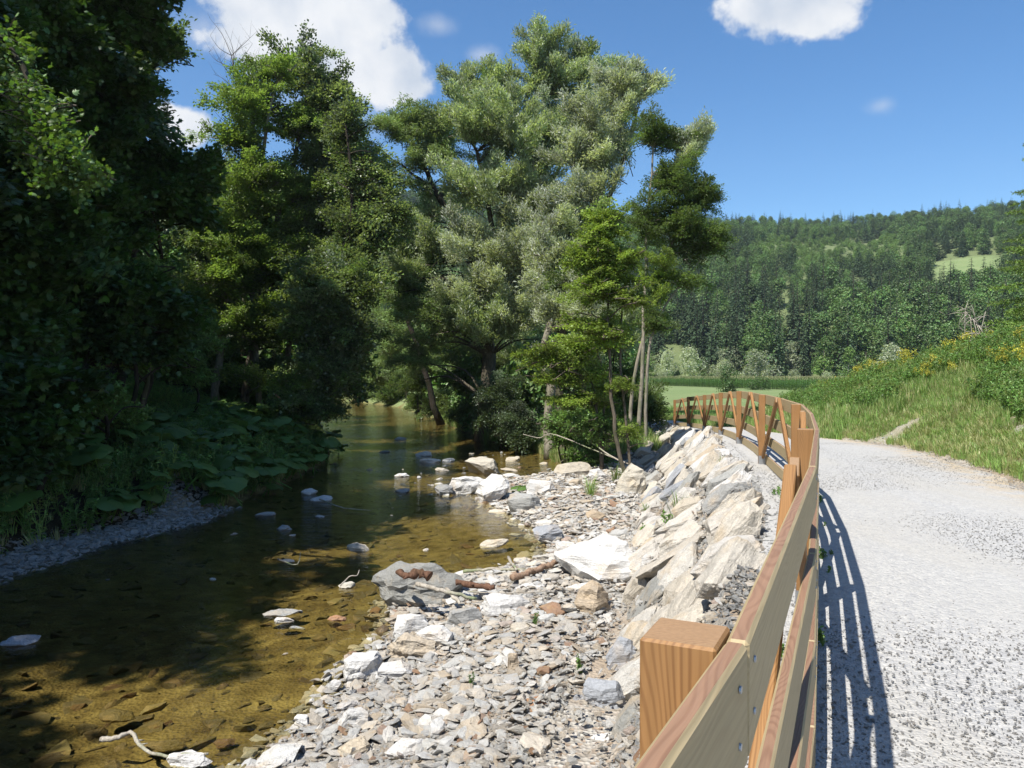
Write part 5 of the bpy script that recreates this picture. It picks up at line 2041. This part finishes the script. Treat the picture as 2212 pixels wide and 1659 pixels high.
for u, v, Y, lab in [(1050, 945, 40.5, 'bright grass tussock on the bank above the far pool, leftmost'), (1085, 950, 39.5, 'bright grass tussock on the bank above the far pool, middle'),
                     (1120, 955, 38.0, 'shaded grass tussock on the bank above the far pool, rightmost'), (1240, 1000, 28.5, 'grass tussock hanging over the still pool')]:
    single_tuft(u, v, Y, 2.1, BT[0], lab)

# seedling butterbur among the stones
rb = empty('butterbur_seedling', onz(1130, 1070, -1.93), 'small butterbur seedling with bright leaves among the white rocks', 'plant')
for j in range(7):
    a = j * .9
    o = link('leaf', BB[j % 6], rb)
    o.location = (.25 * math.cos(a), .2 * math.sin(a), .25)
    o.rotation_euler = (.1, .3, a)
    o.scale = (.14, .14, .14)


def r_near(n):
    y = 2.6 + 8 * RS.rand(n)
    x = np.interp(y, FY, FX) + RS.normal(.02, .13, n)
    return x, y, fbm(x, y, 1.1, 51) > .12


def path_weeds():
    x, y, k = r_near(420)
    x, y = x[k], y[k]
    m = len(x)
    rots = RS.normal(0, .2, (m, 3))
    rots[:, 2] = RS.uniform(0, 6.28, m)
    tm = [template('weed_shape', herb(70 + i, 'herb', 30, .10, (.035, .018))) for i in range(3)]
    scatter_object('path_weeds', np.stack([x, y, np.interp(y, FY, FZ) + .01], -1), rots, RS.uniform(.5, 1.1, m), RS.randint(0, 3, m), tm)


path_weeds()

# thin bare sticks hanging over the pool
stick('dead_branch', [at(1130, 938, 27), at(1165, 946, 27), at(1195, 938, 26.5), at(1290, 975, 25.6), at(1365, 1005, 25)], .012, .022, 'dead', 'long thin grey branch arching over the pool', 'branch', n=20, twigs=2)
stick('dead_branch', [at(1272, 952, 26), at(1320, 985, 25), at(1352, 1000, 24.4)], .022, .026, 'dead', 'short pale broken branch beside the sapling stem', 'branch', n=12, twigs=2)

# ------------------------------------------------------------------ far trees


def broadleaf_mesh(seed, mat, H=12.0, W=9.0, n=2200, leaf=.55, low=.12):
    """whole crown of one tree seen from far away: lobed cloud of leaf clumps"""
    rs = np.random.RandomState(seed)
    L = 16
    C, Rr = [], []
    for i in range(L):
        t = rs.uniform(low, .92)
        prof = math.sin(math.pi * min(1, (t - low * .6) / (1 - low * .6)) ** .75)
        a = rs.uniform(0, 6.28)
        r = W * .5 * prof * rs.uniform(.3, .85)
        C.append((r * math.cos(a), r * math.sin(a), t * H))
        Rr.append(W * rs.uniform(.14, .26))
    C, Rr = np.array(C), np.array(Rr)
    k = rs.randint(0, L, n)
    d = unit(rs.normal(0, 1, (n, 3)))
    P = C[k] + d * Rr[k][:, None] * rs.uniform(.7, 1.05, (n, 1))
    N = unit(d * .7 + rs.normal(0, .45, (n, 3)) + np.array([0, 0, .5]))
    D = unit(np.cross(N, rs.normal(0, 1, (n, 3))))
    s = leaf * rs.uniform(.6, 1.3, n)
    mb = MB()
    V, Q = leaf_quads(P, D, N, s, s * .8, .2)
    mb.add(V, Q, None, 0)
    return mb.build('crown', [M[mat]])


def conifer_mesh(seed, mat='spruce', H=18.0, W=5.5, levels=30, per=11, bare=.08, droop=.35, sub=5):
    rs = np.random.RandomState(seed)
    P, D, N, S = [], [], [], []
    for l in range(levels):
        t = (l + rs.rand() * .6) / levels
        z = H * (bare + (1 - bare) * t)
        R = W * .5 * (1 - t) ** .85 * rs.uniform(.8, 1.15) + .12
        for j in range(max(4, int(per * (1 - t * .5)))):
            a = rs.uniform(0, 6.28)
            rad = R * rs.uniform(.75, 1.15)
            dx = np.array([math.cos(a), math.sin(a), 0])
            for q in range(sub):
                f = (q + .3) / sub
                p = dx * rad * f + np.array([0, 0, z - droop * rad * f * f + .1 * rad * f])
                dd = unit(dx + np.array([0, 0, -droop * f * 1.4 + .1]) + rs.normal(0, .28, 3))
                P.append(p)
                D.append(dd)
                N.append(unit(np.array([0, 0, 1.0]) + rs.normal(0, .35, 3)))
                S.append(rad / sub * rs.uniform(1.3, 2.0))
    P, D, N, S = np.array(P), np.array(D), np.array(N), np.array(S)
    N = unit(N - D * np.sum(N * D, 1, keepdims=True))
    mb = MB()
    V, Q = leaf_quads(P, D, N, S, S * .55 + .08, .15)
    mb.add(V, Q, None, 0)
    return mb.build('crown', [M[mat]])


def trunk_mesh(H, r, mat='bark'):
    mb = MB()
    mb.tube([(0, 0, -.5), (.1, 0, H * .5), (0, .05, H)], [r, r * .7, r * .15], 6)
    return mb.build('trunk', M[mat], True)


FB = [broadleaf_mesh(200 + i, 'forest', 13, 9.5, 2000, .6) for i in range(4)]
FL = [broadleaf_mesh(220 + i, 'forest_light', 7, 6, 900, .5, .05) for i in range(3)]
FC = [conifer_mesh(240 + i) for i in range(4)]
FWS = [broadleaf_mesh(260 + i, 'willow_silver', 9.5, 9.5, 2600, .42, .02) for i in range(3)]
FBI = broadleaf_mesh(270, 'forest_light', 12, 6, 1500, .4, .25)
TR_B, TR_C, TR_P = trunk_mesh(9, .22, 'bark'), trunk_mesh(17, .25, 'bark_dark'), trunk_mesh(10, .14, 'bark_pale')
FSH = [broadleaf_mesh(280 + i, 'forest', 4.5, 5.5, 1100, .35, .0) for i in range(2)]


def far_tree(name, label, x, y, z, crown, trunk, s, group=None, sz=1.0, cat='tree'):
    r = empty(name, (x, y, z - .3), label, cat, group)
    r.rotation_euler = (0, 0, random.uniform(0, 6.28))
    r.scale = (s, s, s * sz)
    link('crown', crown, r)
    if trunk:
        link('trunk', trunk, r)
    return r


def build_far():
    # foot of the hill: trees one can tell apart
    def g(u, Y):
        return (u - CU) / FPX * Y, Y

    def top(u, Y):
        """ground height of meadow or hill at that spot"""
        x = (u - CU) / FPX * Y
        r, az = math.hypot(x, Y), math.atan2(x, Y)
        return -1.3 if r < HILL_R0 else float(hill_z(np.array(az), np.array(r)))
    foot = [
        ('silver_willow', 'silvery willow left of the two round silver willows beyond the maize, narrow and tall', 1490, 212, FWS[0], None, 1.05, 1.0),
        ('silver_willow', 'large round silver-white willow in the middle beyond the maize field', 1640, 205, FWS[1], None, 1.12, 1.0),
        ('silver_willow', 'silver willow at the right end of the maize field', 1930, 165, FWS[2], None, .95, 1.0),
        ('silver_willow', 'small silver bush at the left end of the maize', 1425, 205, FWS[1], None, .6, .8),
        ('silver_willow', 'pale grey-green willow between the two silver willows', 1560, 214, FWS[2], None, .8, .9),
        ('silver_willow', 'low pale willow right of the large round silver willow', 1715, 206, FWS[0], None, .55, .8),
        ('silver_willow', 'small grey willow shrub right of the birch', 1790, 190, FWS[1], None, .5, .9),
        ('birch_tree', 'light green birch with a white trunk behind the maize', 1832, 190, FBI, TR_P, .85, 1.0),
        ('spruce_tree', 'pointed dark spruce standing forward between the silver willow and the birch', 1735, 214, FC[0], TR_C, .72, 1.0),
        ('round_bush', 'round dark green bush in front of the maize edge', 1640, 132, FSH[0], None, .72, .85),
        ('field_tree', 'small isolated round-headed tree standing in the mown meadow', 1570, 118, FSH[1], None, .80, 1.15),
        ('alder_tree', 'bushy green tree between birch and silver willow at the forest foot', 1870, 200, FL[0], TR_B, 1.0, 1.0),
        ('alder_tree', 'dull green bushy tree left of the birch', 1780, 206, FL[1], TR_B, 1.1, 1.0),
    ]
    for nm, lab, u, Y, cr, trk, s, sz in foot:
        x, y = g(u, Y)
        far_tree(nm, lab, x, y, top(u, Y), cr, trk, s, None, sz)
    rb_ = np.random.RandomState(71)
    for i in range(30):
        u = 1385 + i * 21 + rb_.uniform(-8, 8)
        Y = (218 if u < 1780 else 205) * rb_.uniform(.97, 1.04)
        x, y = g(u, Y)
        far_tree('bush', 'low bush in the hedge between the maize and the forest foot', x, y, top(u, Y), [FSH[0], FSH[1], FL[0], FWS[1]][rb_.randint(4)], None, rb_.uniform(.5, .95), 'bushes along the forest foot', 1.0, 'bush')
    # the row of spruces along the foot of the hill and the trees just above them
    rs = np.random.RandomState(77)
    n = 0
    for i in range(240):
        u = 1395 + 840 * rs.rand()
        r = 224 + 95 * rs.rand()
        az = math.atan((u - CU) / FPX)
        x, y, z = [float(c) for c in hill_xyz(np.array(az), np.array(r))]
        con = rs.rand() < (.75 if u < 1800 else .38)
        if con:
            far_tree('spruce_tree', 'dark spruce in the forest on the lower slope beyond the maize', x, y, z, FC[rs.randint(4)], TR_C, rs.uniform(.85, 1.25), 'spruces on the lower slope')
        else:
            far_tree('beech_tree', 'round-crowned green tree in the forest on the lower slope beyond the maize', x, y, z, FB[rs.randint(4)], TR_B, rs.uniform(.8, 1.15), 'broadleaf trees on the lower slope')
    # woods that read as one mass
    def wood(name, pts, scl, idx, tm):
        m = len(pts)
        rots = np.zeros((m, 3))
        rots[:, 2] = rs.uniform(0, 6.28, m)
        scatter_object(name, pts, rots, scl, idx, tm)
    n = 11500
    az = rs.uniform(-1.2, .95, n)
    r = np.sqrt(rs.uniform(300 ** 2, 680 ** 2, n))
    low = rs.rand(n) < .12
    r = np.where(low, rs.uniform(226, 300, n), r)
    keep = ~in_clear(az, r) & ((az < math.atan((1390 - CU) / FPX)) | (r > 300))
    # sight line over the hay meadow stays open
    az, r = az[keep], r[keep]
    P = hill_xyz(az, r)
    u = CU + np.tan(az) * FPX
    cl = fbm(az * 40, r * .02, 1.0, 61)
    young = ((np.abs(u - 1800) < 150 - (r - 470) * .3) & (r > 400) & (r < 520)) | (cl > .42)
    near_clear = in_clear(az, r + 26) | in_clear(az, r + 12)
    conif = (~young) & (fbm(az * 30, r * .015, 1.0, 63) + rs.normal(0, .35, len(az)) > -.02)
    tmC = [template('tree_shape', m) for m in FC]
    tmB = [template('tree_shape', m) for m in FB]
    tmL = [template('tree_shape', m) for m in FL]
    s = rs.uniform(.5, .95, len(az))
    s = np.where(near_clear, s * .35, s)
    idx = np.where(conif, rs.randint(0, 4, len(az)), np.where(young, 8 + rs.randint(0, 3, len(az)), 4 + rs.randint(0, 4, len(az))))
    P[:, 2] -= .4
    wood('hillside_forest', P, s, idx, tmC + tmB + tmL)
    # wooded slope behind the left bank
    m = 900
    y = rs.uniform(2, 200, m)
    w = 9 + 110 * rs.rand(m) ** 1.2
    x = np.interp(y, LY, LX) - w
    k = (w > 11 + (y < 45) * 3)
    x, y = x[k], y[k]
    P = np.stack([x, y, height(x, y) - .4], -1)
    idx = np.where(rs.rand(len(x)) < .4, rs.randint(0, 4, len(x)), 4 + rs.randint(0, 4, len(x)))
    wood('left_slope_forest', P, rs.uniform(.8, 1.25, len(x)) * np.where((y < 26) & (x < -.85 * y - 9), 1.9, 1.0), idx, tmC + tmB)
    # trees along the stream further up, each its own
    spots = [(-13.9, 45), (-16.8, 50.5), (-19.6, 57), (-21.5, 64), (-14, 62), (-10, 70), (-8, 80), (-14, 95), (-4, 66), (0, 74), (4, 62), (8, 70), (-2, 90), (-20, 108), (-28, 66), (-31, 80), (-36, 95), (3, 85), (-10, 110), (11, 78),
             (-22, 52), (-19, 45), (-25, 58), (-30, 60), (-21, 48), (-28, 50), (-34, 70), (-27, 74), (-42, 88), (-18, 120), (-30, 118), (-40, 130), (-24, 135), (-52, 125), (-60, 140), (-14, 140), (-34, 150), (-48, 160), (-8, 150), (-70, 120), (-3, 130), (-62, 105)]
    for i, (x, y) in enumerate(spots):
        if hz(x, y) < -1.85:
            continue
        far_tree('riverside_tree', 'green riverside tree further upstream behind the willows', x, y, hz(x, y), FB[i % 4], TR_B, 1.12 if i < 4 else rs.uniform(.62, .85), 'riverside trees upstream')


build_far()


def bank_bushes():
    rs = np.random.RandomState(99)
    n = 0
    for i in range(400):
        if n >= 60:
            break
        y = rs.uniform(36, 110)
        if rs.rand() < .5:
            x = float(np.interp(y, LY, LX)) - rs.uniform(1, 9)
        else:
            x = float(np.interp(y, RY, RX)) + rs.uniform(1, 9)
            if x > float(np.interp(y, FY, FX)) - 2.2 or x / y > .12:
                continue
        far_tree('bush', 'leafy bush on the wooded bank further upstream', x, y, hz(x, y), FSH[n % 2], None, rs.uniform(.5, 1.0), 'bushes on the upstream banks', 1.0, 'bush')
        n += 1


bank_bushes()


def corn_plant(seed):
    rs = np.random.RandomState(seed)
    mb = MB()
    V, Q, T = [], [], []
    H = 2.2
    n = 9
    P, D, N, S, Wd = [], [], [], [], []
    for i in range(n):
        z = .3 + i * .2
        a = i * 3.0 + rs.uniform(-.4, .4)
        d = np.array([math.cos(a), math.sin(a), .9])
        P.append((0, 0, z))
        D.append(unit(d))
        N.append(unit(np.array([-d[0], -d[1], 1.0])))
        S.append(.75)
        Wd.append(.11)
    P, D, N = np.array(P, float), np.array(D), np.array(N)
    V, Q = leaf_quads(P, D, N, np.array(S), np.array(Wd), .55)
    mb.add(V, Q, None, 0)
    mb.tube([(0, 0, 0), (0, 0, 2.0)], [.02, .012], 3, 0)
    P = np.tile(np.array([[0, 0, 1.95]]), (5, 1))
    D = unit(rs.normal(0, .35, (5, 3)) + np.array([0, 0, 1]))
    N = unit(np.cross(D, rs.normal(0, 1, (5, 3))))
    V, Q = leaf_quads(P, D, N, np.full(5, .38), np.full(5, .045), .1)
    mb.add(V, Q, None, 1)
    return mb.build('corn_plant', [M['corn'], M['corn_tassel']])


def build_corn():
    rs = np.random.RandomState(88)
    A = np.array([(1395 - CU) / FPX * 192, 192.0])
    B = np.array([(1915 - CU) / FPX * 112, 112.0])
    d = (B - A)
    L = np.linalg.norm(d)
    d /= L
    nrm = np.array([-d[1], d[0]])
    if nrm[1] < 0:
        nrm = -nrm
    rows = 46
    P = []
    for i in range(rows):
        off = i * .78 if i < 16 else 12.5 + (i - 16) * 1.5
        st = .42 if i < 5 else .75
        t = np.arange(-2, L + 30, st)
        q = A + np.outer(t, d) + nrm * off + rs.normal(0, .08, (len(t), 2))
        P.append(q)
    P = np.vstack(P)
    z = np.full(len(P), -1.28)
    P = np.column_stack([P, z])
    rots = np.zeros((len(P), 3))
    rots[:, 2] = rs.uniform(0, 6.28, len(P))
    scatter_object('maize_field', P, rots, rs.uniform(.85, 1.1, len(P)), rs.randint(0, 4, len(P)), [template('maize_shape', corn_plant(i)) for i in range(4)])


build_corn()

# ------------------------------------------------------------------ larch and dead branch at the right edge


def needle_branch(seed, L=1.8, mat='larch'):
    rs = np.random.RandomState(seed)
    mb = MB()
    xs = np.linspace(0, L, 8)
    stemp = np.stack([xs, 0 * xs, .10 * xs - .16 * xs ** 2 / L], -1)
    mb.tube(stemp, np.linspace(.016, .004, 8), 4, 1)
    P, D = [], []
    for i in range(22):
        t = .15 + .85 * i / 22
        x0 = np.array([np.interp(t * L, xs, stemp[:, k]) for k in range(3)])
        sd = 1 if i % 2 else -1
        dv = unit(np.array([.75, sd * .8, rs.normal(-.15, .15)]))
        ln = .55 * L * (1.05 - t) * rs.uniform(.6, 1)
        m = int(8 + ln * 46)
        tt = rs.rand(m)
        P.append(x0 + dv * ln * tt[:, None] + np.array([0, 0, -.25]) * ln * tt[:, None] ** 2 + rs.normal(0, .012, (m, 3)))
        D.append(dv + rs.normal(0, .75, (m, 3)))
    P, D = np.vstack(P), unit(np.vstack(D))
    N = unit(np.array([0, 0, 1.0]) + rs.normal(0, .6, (len(P), 3)))
    N = unit(N - D * np.sum(N * D, 1, keepdims=True))
    V, Q = leaf_quads(P, D, N, np.full(len(P), .085), np.full(len(P), .024))
    mb.add(V, Q, None, 0)
    return mb.build('branch', [M[mat], M['bark_dark']])


def build_larch():
    Y = 24.0
    u0 = 2325
    b = gp(u0, 800, Y)
    r = empty('larch_tree', b, 'larch with drooping bright green branches at the right edge above the embankment', 'tree')
    topp = at(u0, 250, Y)
    mb = MB()
    c = spline([b, (b + topp) / 2, topp], 12) - np.array(b)
    mb.tube(c, np.linspace(.16, .03, 12), 8)
    link('trunk', mb.build('trunk', M['bark_dark'], True), r)
    NB = [needle_branch(i) for i in range(4)]
    H = topp.z - b.z
    rs = np.random.RandomState(5)
    for i in range(150):
        t = (i + .5) / 150
        h = .6 + (H - .4) * t
        s = (1.45 - t * .8) * rs.uniform(.8, 1.15)
        a = i * 2.4 + rs.uniform(-.4, .4)
        o = link('branch', NB[i % 4], r)
        o.matrix_basis = Matrix.Translation((0, 0, h)) @ Matrix.Rotation(a, 4, 'Z') @ Matrix.Rotation(-.12 + rs.normal(0, .1), 4, 'Y') @ Matrix.Diagonal((s, s, s, 1))
    # dead grey branches fanning out on the embankment crest
    p0 = at(2150, 730, 21)
    mb = MB()
    rs = np.random.RandomState(6)
    base = np.array([p0.x, p0.y, hz(p0.x, p0.y)])
    tip = np.array(at(2085, 672, 21.5))
    cv = spline([base, (base + tip) / 2 + (0, 0, .1), tip], 12)
    mb.tube(cv - base, np.linspace(.035, .008, 12), 6)
    for i in range(34):
        k = rs.randint(2, 12)
        dv = unit(np.array([rs.uniform(-.8, .5), rs.uniform(-.3, .3), rs.uniform(-.7, .7)]))
        ln = rs.uniform(.25, .75)
        e = spline([cv[k], cv[k] + dv * ln * .5, cv[k] + dv * ln + (0, 0, -.1)], 5)
        mb.tube(e - base, np.linspace(.012, .004, 5), 4)
        for _ in range(3):
            j = rs.randint(1, 5)
            mb.tube([e[j] - base, e[j] - base + rs.uniform(-.18, .18, 3)], [.005, .002], 3)
    o = link('dead_branch', mb.build('dead_branch', M['dead'], True))
    o.location = base
    tag(o, 'bare grey dead conifer branch lying on the crest of the embankment', 'branch')


build_larch()

# bird gliding high above the willows


def build_bird():
    p = at(1253, 98, 70)
    r = empty('bird', p, 'reddish brown bird of prey gliding above the willows', 'bird')
    mb = MB()
    mb.tube([(-.32, 0, 0), (-.18, 0, .01), (0, 0, .02), (.18, 0, .02), (.27, 0, .03), (.32, 0, .01)], [.02, .05, .075, .06, .045, .012], 8)
    link('body', mb.build('body', M['bird'], True), r)
    for s in (-1, 1):
        V = [(.10, s * .04, .02), (-.12, s * .04, .02), (.16, s * .32, .20), (-.10, s * .32, .18), (.08, s * .62, .25), (-.16, s * .60, .24), (-.10, s * .8, .22)]
        V2 = [(a, b, c - .012) for a, b, c in V]
        mb = MB()
        mb.add(V + V2, [(0, 1, 3, 2), (2, 3, 5, 4), (7, 9, 10, 8), (9, 11, 12, 10)], [(4, 5, 6), (11, 13, 12)])
        link('wing', mb.build('wing', M['bird']), r)
    mb = MB()
    mb.add([(-.28, -.03, 0), (-.28, .03, 0), (-.58, .12, 0), (-.54, 0, 0), (-.58, -.12, 0), (-.4, 0, .012)], None, [(0, 5, 4), (4, 5, 3), (3, 5, 2), (2, 5, 1), (1, 5, 0)])
    link('tail', mb.build('tail', M['bird']), r)
    r.rotation_euler = (math.radians(25), 0, math.radians(60))


build_bird()


# ------------------------------------------------------------------ the valley air
def build_haze():
    m = bpy.data.materials.new('valley_air')
    m.use_nodes = True
    nt = m.node_tree
    nt.nodes.clear()
    out = nt.nodes.new('ShaderNodeOutputMaterial')
    pv = nt.nodes.new('ShaderNodeVolumePrincipled')
    pv.inputs['Color'].default_value = (.80, .88, 1.0, 1)
    pv.inputs['Density'].default_value = .00016
    pv.inputs['Anisotropy'].default_value = .3
    nt.links.new(pv.outputs[0], out.inputs['Volume'])
    mb = MB()
    V = np.array([(x, y, z) for x in (-960, 960) for y in (-60, 960) for z in (-12, 260)], float)
    mb.add(V, [(0, 1, 3, 2), (4, 6, 7, 5), (0, 4, 5, 1), (2, 3, 7, 6), (0, 2, 6, 4), (1, 5, 7, 3)])
    o = link('haze', mb.build('haze', m), None, kind='stuff')


build_haze()
